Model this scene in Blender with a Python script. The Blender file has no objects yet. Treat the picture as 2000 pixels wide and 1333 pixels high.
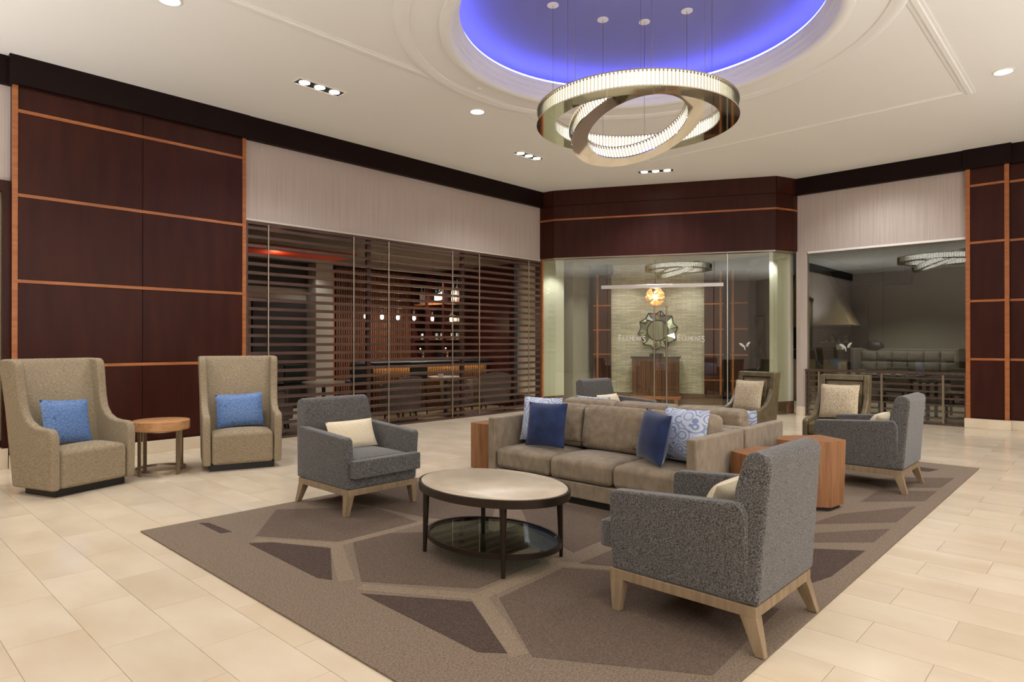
import bpy, bmesh, math, random
from mathutils import Vector, Matrix
random.seed(7)
PI = math.pi
scene = bpy.context.scene
COL = scene.collection

# ---------------------------------------------------------------- camera, world, exposure
cd = bpy.data.cameras.new('camera'); cam = bpy.data.objects.new('camera', cd); COL.objects.link(cam)
cam.location = (0, 0, 1.35)
cam.rotation_euler = (math.radians(90.19), 0, math.radians(43.15 - 90))
cd.sensor_width = 36.0; cd.lens = 1266.0 / 2000 * 36; cd.clip_end = 100
scene.camera = cam
w = bpy.data.worlds.new('world'); scene.world = w; w.use_nodes = True
w.node_tree.nodes['Background'].inputs[0].default_value = (0.02, 0.02, 0.02, 1)
vs = scene.view_settings
vs.view_transform = 'Standard'; vs.look = 'None'; vs.gamma = 1.0; vs.use_curve_mapping = False
EXPOSURE = 0.22
vs.exposure = EXPOSURE
scene.cycles.max_bounces = 10; scene.cycles.transparent_max_bounces = 16
scene.cycles.sample_clamp_indirect = 6.0
WARM = (0.985, 0.99, 1.0)
def lamp(kind, name, loc, power, color=WARM, size=0.05, rot=None, spot=None, blend=0.6):
    ld = bpy.data.lights.new(name, kind); o = bpy.data.objects.new(name, ld); COL.objects.link(o)
    o.location = loc; ld.energy = power; ld.color = color
    if kind == 'AREA': ld.size = size
    else: ld.shadow_soft_size = size
    if kind == 'SPOT': ld.spot_size = math.radians(spot or 100); ld.spot_blend = blend
    if rot: o.rotation_euler = rot
    return o
K = 1.0     # overall lamp level
TRIPLE = [(4.11, 7.03, 0.0), (7.97, 7.09, 0.0), (10.23, 6.06, -1.099), (0.25, 7.03, 0.0), (4.11, 0.05, 0.0), (7.97, 0.05, 0.0), (0.25, 0.05, 0.0)]
ROUND = [(2.14, 6.23), (5.98, 6.24), (9.19, 0.956), (2.14, 0.95), (5.98, 0.95), (9.2, 6.3), (-1.7, 6.2), (-1.7, 0.95), (-1.7, 3.6),
         (5.98, -2.4), (9.2, -2.4), (2.14, -2.4), (-1.7, -2.4), (11.6, 2.9)]  # rows beyond the seen fixtures are added, lighting the floor for bounce
ZC = 4.44
for x, y in ((-0.8, -4.6), (2.4, -4.4), (5.6, -4.2), (-1.6, -5.6)):     # unseen point lights added behind the camera to brighten ceiling and walls
    lamp('POINT', 'added_fill_globe', (x, y, 2.7), 110 * K, size=0.2)
for x, y in ((-2.4, 3.2), (-1.6, 7.4), (-2.0, -1.5), (3.5, -2.6), (8.5, -3.2)):     # upward spots added outside the view to lift the ceiling
    lamp('SPOT', 'ceiling_fill_uplight', (x, y, 1.9), 300 * K, size=0.15, rot=(PI, 0, 0), spot=165, blend=0.5)

# ---------------------------------------------------------------- materials
def srgb(c):
    return tuple(((v / 255) / 12.92 if v / 255 <= 0.04045 else ((v / 255 + 0.055) / 1.055) ** 2.4) for v in c) + (1.0,)
def newmat(name):
    m = bpy.data.materials.new(name); m.use_nodes = True
    nt = m.node_tree; return m, nt, nt.nodes['Principled BSDF']
def plain(name, c, rough=0.6, metal=0.0, spec=0.5, emit=None, es=0.0, coat=0.0):
    m, nt, b = newmat(name)
    b.inputs['Base Color'].default_value = srgb(c); b.inputs['Roughness'].default_value = rough
    b.inputs['Metallic'].default_value = metal; b.inputs['Specular IOR Level'].default_value = spec
    b.inputs['Coat Weight'].default_value = coat
    if emit: b.inputs['Emission Color'].default_value = srgb(emit); b.inputs['Emission Strength'].default_value = es
    return m
def noisy(name, c1, c2, scale=(10, 10, 10), rough=0.6, detail=4.0, lo=0.35, hi=0.65, bump=0.0, spec=0.5, nscale=1.0, rand=0.0, coord='Object', metal=0.0, sheen=0.0):
    """two-tone noise on object coordinates; scale stretches the grain"""
    m, nt, b = newmat(name); N = nt.nodes; L = nt.links
    tc = N.new('ShaderNodeTexCoord'); mp = N.new('ShaderNodeMapping'); mp.inputs['Scale'].default_value = scale
    L.new(tc.outputs[coord], mp.inputs['Vector'])
    src = mp.outputs['Vector']
    if rand:
        oi = N.new('ShaderNodeObjectInfo'); ad = N.new('ShaderNodeVectorMath'); ad.operation = 'MULTIPLY_ADD'
        ad.inputs[1].default_value = (31.7, 17.3, 11.1)
        L.new(oi.outputs['Random'], ad.inputs[0]); L.new(src, ad.inputs[2]); src = ad.outputs[0]
    no = N.new('ShaderNodeTexNoise'); no.inputs['Scale'].default_value = nscale; no.inputs['Detail'].default_value = detail
    L.new(src, no.inputs['Vector'])
    cr = N.new('ShaderNodeValToRGB'); e = cr.color_ramp.elements
    e[0].position = lo; e[0].color = srgb(c1); e[1].position = hi; e[1].color = srgb(c2)
    L.new(no.outputs['Fac'], cr.inputs[0])
    out = cr.outputs[0]
    if rand:
        hs = N.new('ShaderNodeHueSaturation'); ma = N.new('ShaderNodeMapRange')
        ma.inputs['To Min'].default_value = 1 - rand; ma.inputs['To Max'].default_value = 1 + rand
        L.new(oi.outputs['Random'], ma.inputs['Value']); L.new(ma.outputs[0], hs.inputs['Value']); L.new(out, hs.inputs['Color']); out = hs.outputs[0]
    L.new(out, b.inputs['Base Color'])
    b.inputs['Roughness'].default_value = rough; b.inputs['Specular IOR Level'].default_value = spec; b.inputs['Metallic'].default_value = metal
    if sheen: b.inputs['Sheen Weight'].default_value = sheen; b.inputs['Sheen Roughness'].default_value = 0.4
    if bump:
        bp = N.new('ShaderNodeBump'); bp.inputs['Strength'].default_value = bump; bp.inputs['Distance'].default_value = 0.004
        L.new(no.outputs['Fac'], bp.inputs['Height']); L.new(bp.outputs[0], b.inputs['Normal'])
    return m
def glassmat(name, tint=(235, 242, 235), ior=1.5, rough=0.0):
    """thin pane: fresnel mix of clear and mirror, so what lies behind is lit and seen through it"""
    m = bpy.data.materials.new(name); m.use_nodes = True; nt = m.node_tree; N = nt.nodes; L = nt.links
    N.remove(N['Principled BSDF'])
    fr = N.new('ShaderNodeFresnel'); ge = N.new('ShaderNodeNewGeometry'); mr = N.new('ShaderNodeMapRange')
    mr.inputs['To Min'].default_value = ior; mr.inputs['To Max'].default_value = 1 / ior   # same reflectance from either side
    L.new(ge.outputs['Backfacing'], mr.inputs['Value']); L.new(mr.outputs[0], fr.inputs['IOR'])
    tr = N.new('ShaderNodeBsdfTransparent'); tr.inputs[0].default_value = srgb(tint)
    gl = N.new('ShaderNodeBsdfGlossy'); gl.inputs['Roughness'].default_value = rough; gl.inputs[0].default_value = (1, 1, 1, 1)
    mx = N.new('ShaderNodeMixShader'); L.new(fr.outputs[0], mx.inputs[0]); L.new(tr.outputs[0], mx.inputs[1]); L.new(gl.outputs[0], mx.inputs[2])
    L.new(mx.outputs[0], N['Material Output'].inputs[0])
    return m
def emis(name, c, s):
    m = bpy.data.materials.new(name); m.use_nodes = True; nt = m.node_tree
    nt.nodes.remove(nt.nodes['Principled BSDF'])
    e = nt.nodes.new('ShaderNodeEmission'); e.inputs[0].default_value = c if len(c) == 4 else srgb(c); e.inputs[1].default_value = s
    nt.links.new(e.outputs[0], nt.nodes['Material Output'].inputs[0]); return m

M = {}
M['ceil'] = plain('ceiling_paint', (234, 232, 228), 0.85, spec=0.2)
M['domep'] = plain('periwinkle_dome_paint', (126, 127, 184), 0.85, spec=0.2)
M['tile'] = noisy('cream_marble_tile', (208, 190, 163), (224, 209, 186), (3, 1.4, 1), rough=0.16, detail=6, lo=0.3, hi=0.7, rand=0.03, spec=0.45)
M['grout'] = plain('tile_joint', (192, 174, 146), 0.5)
M['stone'] = noisy('cream_stone_base', (214, 196, 168), (228, 212, 188), (2, 2, 3), rough=0.35)
M['paper'] = noisy('mauve_grey_wallpaper', (178, 165, 157), (190, 177, 169), (60, 60, 1.0), rough=0.8, spec=0.2, detail=3)
M['panel'] = noisy('dark_mahogany_panel', (52, 23, 17), (62, 29, 21), (9, 9, 1.2), rough=0.34, detail=5, rand=0.04, spec=0.16)
M['crown'] = plain('near_black_crown', (25, 12, 10), 0.5, spec=0.12)
M['trimw'] = noisy('orange_cherry_strip', (150, 86, 42), (172, 104, 54), (4, 4, 30), rough=0.4)
M['lattice'] = noisy('brown_slat_wood', (66, 45, 37), (84, 60, 50), (2, 20, 20), rough=0.42)
M['steel'] = plain('brushed_steel', (200, 196, 188), 0.28, 1.0)
M['satin'] = plain('satin_nickel', (165, 152, 135), 0.35, 1.0)
M['chrome'] = plain('polished_chrome', (222, 214, 200), 0.04, 1.0)
M['bronze'] = plain('dark_bronze', (52, 42, 34), 0.4, 0.6)
M['black'] = plain('black_base', (22, 19, 17), 0.5)
M['sofa'] = noisy('taupe_velvet', (124, 110, 92), (152, 137, 117), (16, 16, 9), rough=0.85, detail=8, lo=0.3, hi=0.7, spec=0.15, sheen=0.25)
M['char'] = noisy('charcoal_chenille', (48, 46, 45), (126, 123, 120), (170, 170, 170), rough=0.9, detail=3, lo=0.34, hi=0.7, spec=0.15, bump=0.25, sheen=0.3)
M['wing'] = noisy('olive_beige_tweed', (116, 103, 84), (170, 154, 128), (50, 50, 420), rough=0.9, detail=2, lo=0.3, hi=0.7, spec=0.15, bump=0.2)
M['navy'] = noisy('navy_velvet', (29, 41, 76), (42, 58, 98), (9, 9, 9), rough=0.7, sheen=0.4, spec=0.2)
M['cream'] = noisy('cream_linen', (222, 208, 178), (232, 219, 192), (80, 80, 80), rough=0.9, spec=0.1)
M['oat'] = noisy('oatmeal_boucle', (170, 154, 126), (214, 198, 170), (70, 70, 70), rough=0.95, spec=0.1, bump=0.4)
M['leather'] = noisy('olive_brown_leather', (92, 80, 56), (112, 98, 72), (12, 12, 12), rough=0.38, spec=0.5)
M['legw'] = noisy('weathered_oak', (128, 108, 82), (150, 128, 100), (30, 30, 4), rough=0.6)
M['block'] = noisy('walnut_veneer', (132, 88, 54), (158, 110, 70), (34, 34, 2.4), rough=0.42, detail=4)
M['tabletop'] = noisy('honey_oak_top', (172, 124, 80), (192, 144, 98), (4, 30, 30), rough=0.4)
M['coftop'] = noisy('pale_stone_top', (186, 172, 150), (204, 190, 168), (5, 5, 5), rough=0.3)
M['glass'] = glassmat('clear_glass')
M['glassr'] = glassmat('front_glass', (240, 243, 236), 1.7)
M['glassb'] = glassmat('window_glass', (226, 229, 220), 1.75)
M['shelfg'] = glassmat('table_shelf_glass', (200, 214, 205), 1.5)
M['crystal'] = glassmat('crystal_bar', (158, 155, 144), 1.5, 0.1)
M['bottle'] = plain('dark_bottle_glass', (38, 46, 36), 0.1, spec=0.8)
M['clearb'] = plain('clear_bottle_glass', (188, 190, 182), 0.1, spec=0.8)
M['label'] = plain('paper_label', (225, 218, 200), 0.7)
M['rug0'] = noisy('greige_carpet', (102, 88, 76), (142, 126, 110), (110, 110, 110), rough=0.97, detail=5, lo=0.3, hi=0.7, spec=0.05)
M['rug1'] = noisy('taupe_carpet', (86, 73, 64), (116, 101, 89), (110, 110, 110), rough=0.97, detail=5, lo=0.3, hi=0.7, spec=0.05)
M['rug2'] = noisy('dark_taupe_carpet', (66, 55, 49), (92, 78, 70), (110, 110, 110), rough=0.97, detail=5, lo=0.3, hi=0.7, spec=0.05)
M['rug3'] = noisy('light_greige_carpet', (116, 101, 86), (150, 134, 114), (110, 110, 110), rough=0.97, detail=5, lo=0.3, hi=0.7, spec=0.05)
M['grey'] = plain('warm_grey_paint', (150, 143, 128), 0.85, spec=0.2)
M['dgrey'] = plain('dim_grey_paint', (112, 104, 92), 0.85, spec=0.2)
M['sage'] = noisy('lit_glass_tinted_wallcover', (206, 201, 182), (214, 209, 191), (50, 50, 1), rough=0.8, spec=0.2)  # strong lighting and the pane's green tint are put into this wall colour
M['brownw'] = noisy('brown_stained_wood', (92, 62, 40), (112, 78, 52), (3, 3, 26), rough=0.5)
M['slatw'] = noisy('ribbed_walnut', (70, 40, 24), (112, 68, 42), (40, 40, 0.6), rough=0.45, detail=3)
M['barfl'] = plain('bar_carpet', (74, 62, 54), 0.9)
M['dark'] = plain('dark_interior', (26, 22, 20), 0.7)
M['lampw'] = emis('lamp_face', (1, 0.93, 0.82, 1), 14.0)
M['bulb'] = emis('filament_bulb', (1, 0.74, 0.48, 1), 16.0)
M['led'] = emis('blue_led', (0.24, 0.25, 1.0, 1), 20.0)
M['chled'] = emis('chandelier_led', (1, 0.97, 0.91, 1), 6.5)
M['white'] = plain('white_porcelain', (232, 228, 220), 0.3)
M['petal'] = plain('amber_glass_petal', (255, 196, 140), 0.3, emit=(255, 180, 110), es=0.22)
def etched():
    m, nt, b = newmat('etched_lettering'); b.inputs['Base Color'].default_value = srgb((214, 208, 200)); b.inputs['Roughness'].default_value = 0.8
    b.inputs['Alpha'].default_value = 0.8; return m
M['etch'] = etched()
M['mirror'] = plain('mirror_glass', (205, 215, 200), 0.05, 1.0)
M['barled'] = emis('counter_led', (1, 0.74, 0.30, 1), 32.0)
M['green'] = plain('dark_green_leather', (18, 34, 28), 0.5)
M['tub'] = noisy('grey_tub_fabric', (98, 90, 82), (124, 115, 105), (60, 60, 60), rough=0.9)
M['art'] = noisy('dim_poster', (40, 34, 34), (150, 126, 70), (3, 3, 2.2), rough=0.6, detail=2)
def pattern(name, c1, c2, scale, kind):
    m, nt, b = newmat(name); N = nt.nodes; L = nt.links
    tc = N.new('ShaderNodeTexCoord')
    if kind == 'scale':
        t = N.new('ShaderNodeTexVoronoi'); t.feature = 'DISTANCE_TO_EDGE'; t.inputs['Scale'].default_value = scale; lo, hi = 0.0, 0.09
    else:
        t = N.new('ShaderNodeTexVoronoi'); t.feature = 'F1'; t.inputs['Scale'].default_value = scale
        s = N.new('ShaderNodeMath'); s.operation = 'MULTIPLY'; s.inputs[1].default_value = 30
        s2 = N.new('ShaderNodeMath'); s2.operation = 'SINE'; lo, hi = 0.45, 0.6
    mp = N.new('ShaderNodeMapping'); mp.inputs['Scale'].default_value = (1, 0.1, 1.25)
    L.new(tc.outputs['Object'], mp.inputs['Vector']); L.new(mp.outputs[0], t.inputs['Vector'])
    o = t.outputs['Distance']
    if kind != 'scale':
        L.new(o, s.inputs[0]); L.new(s.outputs[0], s2.inputs[0]); o = s2.outputs[0]
    cr = N.new('ShaderNodeValToRGB'); e = cr.color_ramp.elements; e[0].position = lo; e[1].position = hi
    e[0].color = srgb(c1); e[1].color = srgb(c2); L.new(o, cr.inputs[0]); L.new(cr.outputs[0], b.inputs['Base Color'])
    b.inputs['Roughness'].default_value = 0.5
    return m
M['bluepat'] = pattern('blue_scale_satin', (56, 84, 128), (96, 128, 178), 34, 'scale')
M['palepat'] = pattern('pale_blue_leaf_print', (196, 204, 220), (128, 144, 186), 9, 'leaf')
def stonewall():
    m, nt, b = newmat('stacked_stone'); N = nt.nodes; L = nt.links
    tc = N.new('ShaderNodeTexCoord'); br = N.new('ShaderNodeTexBrick')
    mp = N.new('ShaderNodeMapping'); mp.inputs['Rotation'].default_value = (math.radians(90), 0, 0)
    L.new(tc.outputs['Object'], mp.inputs['Vector']); L.new(mp.outputs[0], br.inputs['Vector'])
    br.inputs['Color1'].default_value = srgb((176, 164, 142)); br.inputs['Color2'].default_value = srgb((206, 196, 174)); br.inputs['Mortar'].default_value = srgb((146, 134, 112))
    br.inputs['Scale'].default_value = 1.0; br.inputs['Brick Width'].default_value = 0.22; br.inputs['Row Height'].default_value = 0.035; br.inputs['Mortar Size'].default_value = 0.004
    L.new(br.outputs[0], b.inputs['Base Color']); b.inputs['Roughness'].default_value = 0.8
    no = N.new('ShaderNodeTexNoise'); no.inputs['Scale'].default_value = 40; L.new(tc.outputs['Object'], no.inputs['Vector'])
    bp = N.new('ShaderNodeBump'); bp.inputs['Strength'].default_value = 0.9; bp.inputs['Distance'].default_value = 0.02; L.new(no.outputs[0], bp.inputs['Height']); L.new(bp.outputs[0], b.inputs['Normal'])
    return m
M['stack'] = stonewall()

# ---------------------------------------------------------------- mesh helpers
class MB:
    def __init__(s): s.v = []; s.f = []
    def add(s, vs, fs, mt=None):
        o = len(s.v); s.v += [tuple((mt @ Vector(p)) if mt else p) for p in vs]; s.f += [tuple(i + o for i in f) for f in fs]; return s
    def box(s, a, b, mt=None):
        x0, y0, z0 = a; x1, y1, z1 = b
        return s.add([(x0, y0, z0), (x1, y0, z0), (x1, y1, z0), (x0, y1, z0), (x0, y0, z1), (x1, y0, z1), (x1, y1, z1), (x0, y1, z1)],
                     [(3, 2, 1, 0), (4, 5, 6, 7), (0, 1, 5, 4), (1, 2, 6, 5), (2, 3, 7, 6), (3, 0, 4, 7)], mt)
    def prism(s, poly, z0, z1, top=None, mt=None):
        """ccw polygon in xy between heights; top may be another polygon of the same length"""
        n = len(poly); top = top or poly
        return s.add([(x, y, z0) for x, y in poly] + [(x, y, z1) for x, y in top],
                     [tuple(range(n - 1, -1, -1)), tuple(range(n, 2 * n))] + [(i, (i + 1) % n, n + (i + 1) % n, n + i) for i in range(n)], mt)
    def side(s, prof, x0, x1, flare=0.0, z0=0.0):
        """profile in (y, z) extruded along x; flare shifts x outward per metre above z0"""
        n = len(prof)
        fl = lambda x, z: x + flare * max(0, z - z0)
        vs = [(fl(x0, z), y, z) for y, z in prof] + [(fl(x1, z), y, z) for y, z in prof]
        return s.add(vs, [tuple(range(n - 1, -1, -1)), tuple(range(n, 2 * n))] + [(i, (i + 1) % n, n + (i + 1) % n, n + i) for i in range(n)])
    def lathe(s, prof, n=24, mt=None, ell=(1, 1), caps=True):
        """profile of (r, z), closed with caps when r>0 at the ends"""
        vs = []; fs = []
        for r, z in prof:
            vs += [(r * ell[0] * math.cos(2 * PI * i / n), r * ell[1] * math.sin(2 * PI * i / n), z) for i in range(n)]
        for k in range(len(prof) - 1):
            for i in range(n):
                j = (i + 1) % n; fs.append((k * n + i, k * n + j, (k + 1) * n + j, (k + 1) * n + i))
        if caps and prof[0] != prof[-1]:
            fs.append(tuple(range(n - 1, -1, -1))); fs.append(tuple((len(prof) - 1) * n + i for i in range(n)))
        return s.add(vs, fs, mt)
    def tube(s, a, b, r0, r1=None, n=10):
        a = Vector(a); b = Vector(b); d = b - a
        q = d.to_track_quat('Z', 'Y').to_matrix().to_4x4(); q.translation = a
        return s.lathe([(r0, 0), (r1 if r1 is not None else r0, d.length)], n, q)
    def build(s, name, mat, parent=None, bevel=0.0, smooth=False, seg=2, **props):
        me = bpy.data.meshes.new(name); me.from_pydata(s.v, [], s.f); me.update()
        bm = bmesh.new(); bm.from_mesh(me); bmesh.ops.recalc_face_normals(bm, faces=bm.faces); bm.to_mesh(me); bm.free()
        return link(name, me, mat, parent, bevel, smooth, seg, **props)
def link(name, me, mat, parent=None, bevel=0.0, smooth=False, seg=2, **props):
    if mat is not None: me.materials.append(M[mat] if isinstance(mat, str) else mat)
    o = bpy.data.objects.new(name, me); COL.objects.link(o)
    if parent is not None: o.parent = parent
    if bevel:
        bv = o.modifiers.new('bevel', 'BEVEL'); bv.width = bevel; bv.segments = seg; bv.limit_method = 'ANGLE'; bv.angle_limit = math.radians(35); bv.harden_normals = True
        smooth = True
    if smooth:
        me.polygons.foreach_set('use_smooth', [True] * len(me.polygons))
        if not bevel: me.set_sharp_from_angle(angle=math.radians(40))
    for k, v in props.items(): o[k] = v
    return o
def S(o): o['kind'] = 'structure'; return o
def thing(name, label, cat, loc=(0, 0, 0), rz=0.0, group=None):
    o = bpy.data.objects.new(name, None); o.empty_display_size = 0.1; COL.objects.link(o)
    o.location = loc; o.rotation_euler = (0, 0, rz); o['label'] = label; o['category'] = cat
    if group: o['group'] = group
    return o
def tag(o, label, cat, group=None):
    o['label'] = label; o['category'] = cat
    if group: o['group'] = group
    return o
def copy_tree(o, parent=None):
    c = o.copy(); COL.objects.link(c); c.parent = parent
    for ch in list(o.children): copy_tree(ch, c)
    return c
def dup(o, loc, rz, label, group=None):
    c = copy_tree(o); c.location = loc; c.rotation_euler = (0, 0, rz); c['label'] = label
    if group: c['group'] = group
    return c
def frame(p, q):
    """matrix whose x axis runs p->q on the floor, y axis horizontal normal"""
    p = Vector((p[0], p[1], 0)); q = Vector((q[0], q[1], 0)); x = (q - p).normalized(); y = Vector((-x.y, x.x, 0))
    m = Matrix(((x.x, y.x, 0, p.x), (x.y, y.y, 0, p.y), (0, 0, 1, 0), (0, 0, 0, 1))); return m, (q - p).length

# ---------------------------------------------------------------- floor: slab, tiles
slab = S(MB().box((-6.2, -6.2, -0.06), (20.2, 15.2, -0.004)).build('floor', 'grout'))
F_, YAW = 1266.0, math.radians(43.15)
TW, TL = 0.293, 0.6
tile_me = {}
cells = []
for i in range(-22, 62):
    x0 = 0.56 + i * TW
    if x0 + TW > 19: continue
    for j in range(-12, 26):
        y0 = j * TL + (0.3 if i % 2 else 0.0) - 0.03
        cx, cy = x0 + TW / 2, y0 + TL / 2
        dep = cx * math.cos(YAW) + cy * math.sin(YAW); rt = cx * math.sin(YAW) - cy * math.cos(YAW)
        inroom = cy < 8.6 and cx < 12.4
        hidden = (1.65 < x0 and x0 + TW < 8.45 and 1.15 < y0 and y0 + TL < 5.05)
        score = dep if (dep > 1.7 and abs(rt) / max(dep, .1) < 0.84 and inroom and not hidden) else 1e3
        cells.append((score, x0, y0))
cells.sort()
g = 0.0012
tm = bpy.data.meshes.new('tile')
_b = MB().box((g, g, -0.012), (TW - g, TL - g, 0)); tm.from_pydata(_b.v, [], _b.f); tm.materials.append(M['tile'])
rest = MB()
for k, (sc, x0, y0) in enumerate(cells):
    if k < 290 and sc < 1e3:
        o = bpy.data.objects.new('tile', tm); COL.objects.link(o); o.location = (x0, y0, 0); o.parent = slab
    else:
        rest.box((x0 + g, y0 + g, -0.012), (x0 + TW - g, y0 + TL - g, 0))
rest.build('tile_field', 'tile', slab, kind='stuff')

# ---------------------------------------------------------------- ceiling with the round dome
DC = (5.62, 3.55); DR = 1.85
def ceiling():
    mb = MB(); X0, Y0, X1, Y1 = -6.2, -6.2, 12.75, 8.85
    angs = [2 * PI * i / 120 for i in range(120)] + [math.atan2(y - DC[1], x - DC[0]) % (2 * PI) for x in (X0, X1) for y in (Y0, Y1)]
    angs = sorted(set(angs)); inn = []; out = []
    for a in angs:
        c, s_ = math.cos(a), math.sin(a)
        t = min(((X1 - DC[0]) / c if c > 1e-9 else (X0 - DC[0]) / c if c < -1e-9 else 1e9), ((Y1 - DC[1]) / s_ if s_ > 1e-9 else (Y0 - DC[1]) / s_ if s_ < -1e-9 else 1e9))
        inn.append((DC[0] + DR * c, DC[1] + DR * s_)); out.append((DC[0] + t * c, DC[1] + t * s_))
    n = len(angs)
    vs = [(x, y, z) for z in (ZC, ZC + 0.06) for ring in (inn, out) for x, y in ring]
    fs = []
    for i in range(n):
        j = (i + 1) % n
        fs.append((i, n + i, n + j, j)); fs.append((2 * n + i, 2 * n + j, 3 * n + j, 3 * n + i))
    mb.add(vs, fs); return mb.build('ceiling', 'ceil')
ceil = S(ceiling())
T0 = Matrix.Translation((DC[0], DC[1], 0))
# stepped cornice of the dome, then ledge and dome shell
MB().lathe([(1.98, ZC), (1.97, ZC - 0.022), (1.93, ZC - 0.03), (1.89, ZC - 0.03), (1.86, ZC - 0.012), (1.85, ZC), (1.85, ZC + 0.04), (1.83, ZC + 0.045), (1.83, ZC + 0.09),
            (1.805, ZC + 0.095), (1.805, ZC + 0.15), (1.78, ZC + 0.155), (1.78, ZC + 0.19), (1.90, ZC + 0.20), (2.02, ZC + 0.205), (2.05, ZC)], 128, T0, caps=False).build('dome_cornice', 'ceil', ceil, smooth=True)
dp = [(2.04, ZC + 0.215)]
for i in range(1, 15):
    a = i / 14 * PI / 2; dp.append((2.04 - 0.5 * (1 - math.cos(a)), ZC + 0.215 + 0.17 * math.sin(a)))
dp += [(0.9, ZC + 0.395), (0.02, ZC + 0.40)]
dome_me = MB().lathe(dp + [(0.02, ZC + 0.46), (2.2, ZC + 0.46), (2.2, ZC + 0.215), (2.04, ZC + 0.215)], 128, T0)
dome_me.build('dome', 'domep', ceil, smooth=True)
led = MB().lathe([(1.79, ZC + 0.196), (1.79, ZC + 0.21), (1.82, ZC + 0.21), (1.82, ZC + 0.196), (1.79, ZC + 0.196)], 128, T0).build('led_strip', 'led', ceil)
# applied mouldings: a ring and a rectangle
MB().lathe([(2.42, ZC), (2.41, ZC - 0.012), (2.38, ZC - 0.022), (2.33, ZC - 0.022), (2.30, ZC - 0.012), (2.27, ZC - 0.01), (2.26, ZC), (2.42, ZC)], 128, T0).build('ring_moulding', 'ceil', ceil, smooth=True)
def mould(x0, y0, x1, y1):
    horiz = x1 - x0 > y1 - y0; mb = MB()
    prof = [(0, 0), (0, -0.006), (0.03, -0.008), (0.04, -0.015), (0.08, -0.015), (0.10, -0.008), (0.13, -0.005), (0.13, 0)]
    n = len(prof); vs = []
    for e in (0, 1):
        for d, z in prof:
            vs.append(((x1 if e else x0), y0 + d, ZC + z) if horiz else (x0 + d, (y1 if e else y0), ZC + z))
    mb.add(vs, [tuple(range(n)), tuple(range(2 * n - 1, n - 1, -1))] + [(i, (i + 1) % n, n + (i + 1) % n, n + i) for i in range(n)])
    mb.build('straight_moulding', 'ceil', ceil)
mould(1.54, 5.76, 9.7, 5.89); mould(1.54, 1.28, 9.7, 1.41); mould(1.54, 1.41, 1.67, 5.76); mould(9.57, 1.41, 9.70, 5.76)

# ---------------------------------------------------------------- walls
YA, XB = 8.70, 12.63
wl = S(MB().box((3.95, YA, 3.06), (10.16, YA + 0.15, ZC)).build('wall_left', 'paper'))
wl2 = S(MB().box((-6.2, YA + 0.06, 3.1), (1.40, YA + 0.2, ZC)).build('wall_left_end', 'paper'))
MB().box((-6.2, YA - 0.0, 4.13), (1.40, YA + 0.06, ZC)).build('crown', 'crown', wl2)
MB().box((3.95, YA - 0.09, 4.13), (10.12, YA, ZC)).build('crown', 'crown', wl)
MB().box((3.95, YA - 0.015, 3.03), (10.12, YA + 0.05, 3.06)).build('channel', plain('cream_channel', (216, 206, 186), 0.4), wl)
# pilaster of framed panels
def panelled(name, m, length, cols, zs, depth, strips_w=0.05, crown_out=0.06, base_out=0.02, crown_ext=0.03):
    """panelled block standing on m's x axis, face at local y=0 (towards -y); panels proud of a recessed core"""
    core = MB().box((0, 0.012, 0.0), (length, depth, ZC), m).build(name, 'panel'); S(core)
    for a, b in cols:
        for z0, z1 in zip(zs[:-1], zs[1:]):
            MB().box((a + 0.004, 0, z0 + 0.022), (b - 0.004, 0.014, z1 - 0.022), m).build('panel', 'panel', core, bevel=0.002, seg=1)
    for z in zs[1:-1]:
        MB().box((cols[0][0], -0.006, z - 0.018), (cols[-1][1], 0.014, z + 0.018), m).build('trim_strip', 'trimw', core)
    MB().box((-crown_ext, -crown_out, 4.13), (length + crown_ext, 0.012, ZC), m).build('crown', 'crown', core)
    MB().box((-base_out, -base_out, 0), (length + base_out, 0.012, 0.15), m).build('stone_base', 'stone', core, bevel=0.004)
    return core
ZP = [0.155, 1.095, 2.02, 2.95, 3.86, 4.13]
m, L = frame((1.40, YA - 0.04), (3.95, YA - 0.04))
pil = panelled('wall_left_pilaster', m, L, [(0.05, 1.275), (1.275, L - 0.05)], ZP, 0.24)
MB().box((0, -0.008, 0.15), (0.05, 0.014, 4.13), m).build('trim_strip', 'trimw', pil); MB().box((L - 0.05, -0.008, 0.15), (L, 0.014, 4.13), m).build('trim_strip', 'trimw', pil)
# doorway left of the pilaster: dark frame, olive glazed leaf
d1 = S(MB().box((1.33, YA + 0.02, 0.22), (1.40, YA + 0.2, 3.1)).build('door_1', 'panel'))
MB().box((-1.2, YA + 0.02, 2.98), (1.33, YA + 0.2, 3.1)).build('door_head', 'panel', d1)
MB().box((-1.2, YA + 0.10, 0.30), (1.33, YA + 0.14, 2.98)).build('door_leaf', plain('olive_panel', (132, 120, 92), 0.5), d1)
MB().box((-1.2, YA + 0.0, 0.0), (1.379, YA + 0.2, 0.22)).build('sill', 'stone', d1)
S(MB().box((-6.2, YA + 0.06, 0), (-1.2, YA + 0.2, 3.1)).build('wall_left_far', 'paper'))

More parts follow.
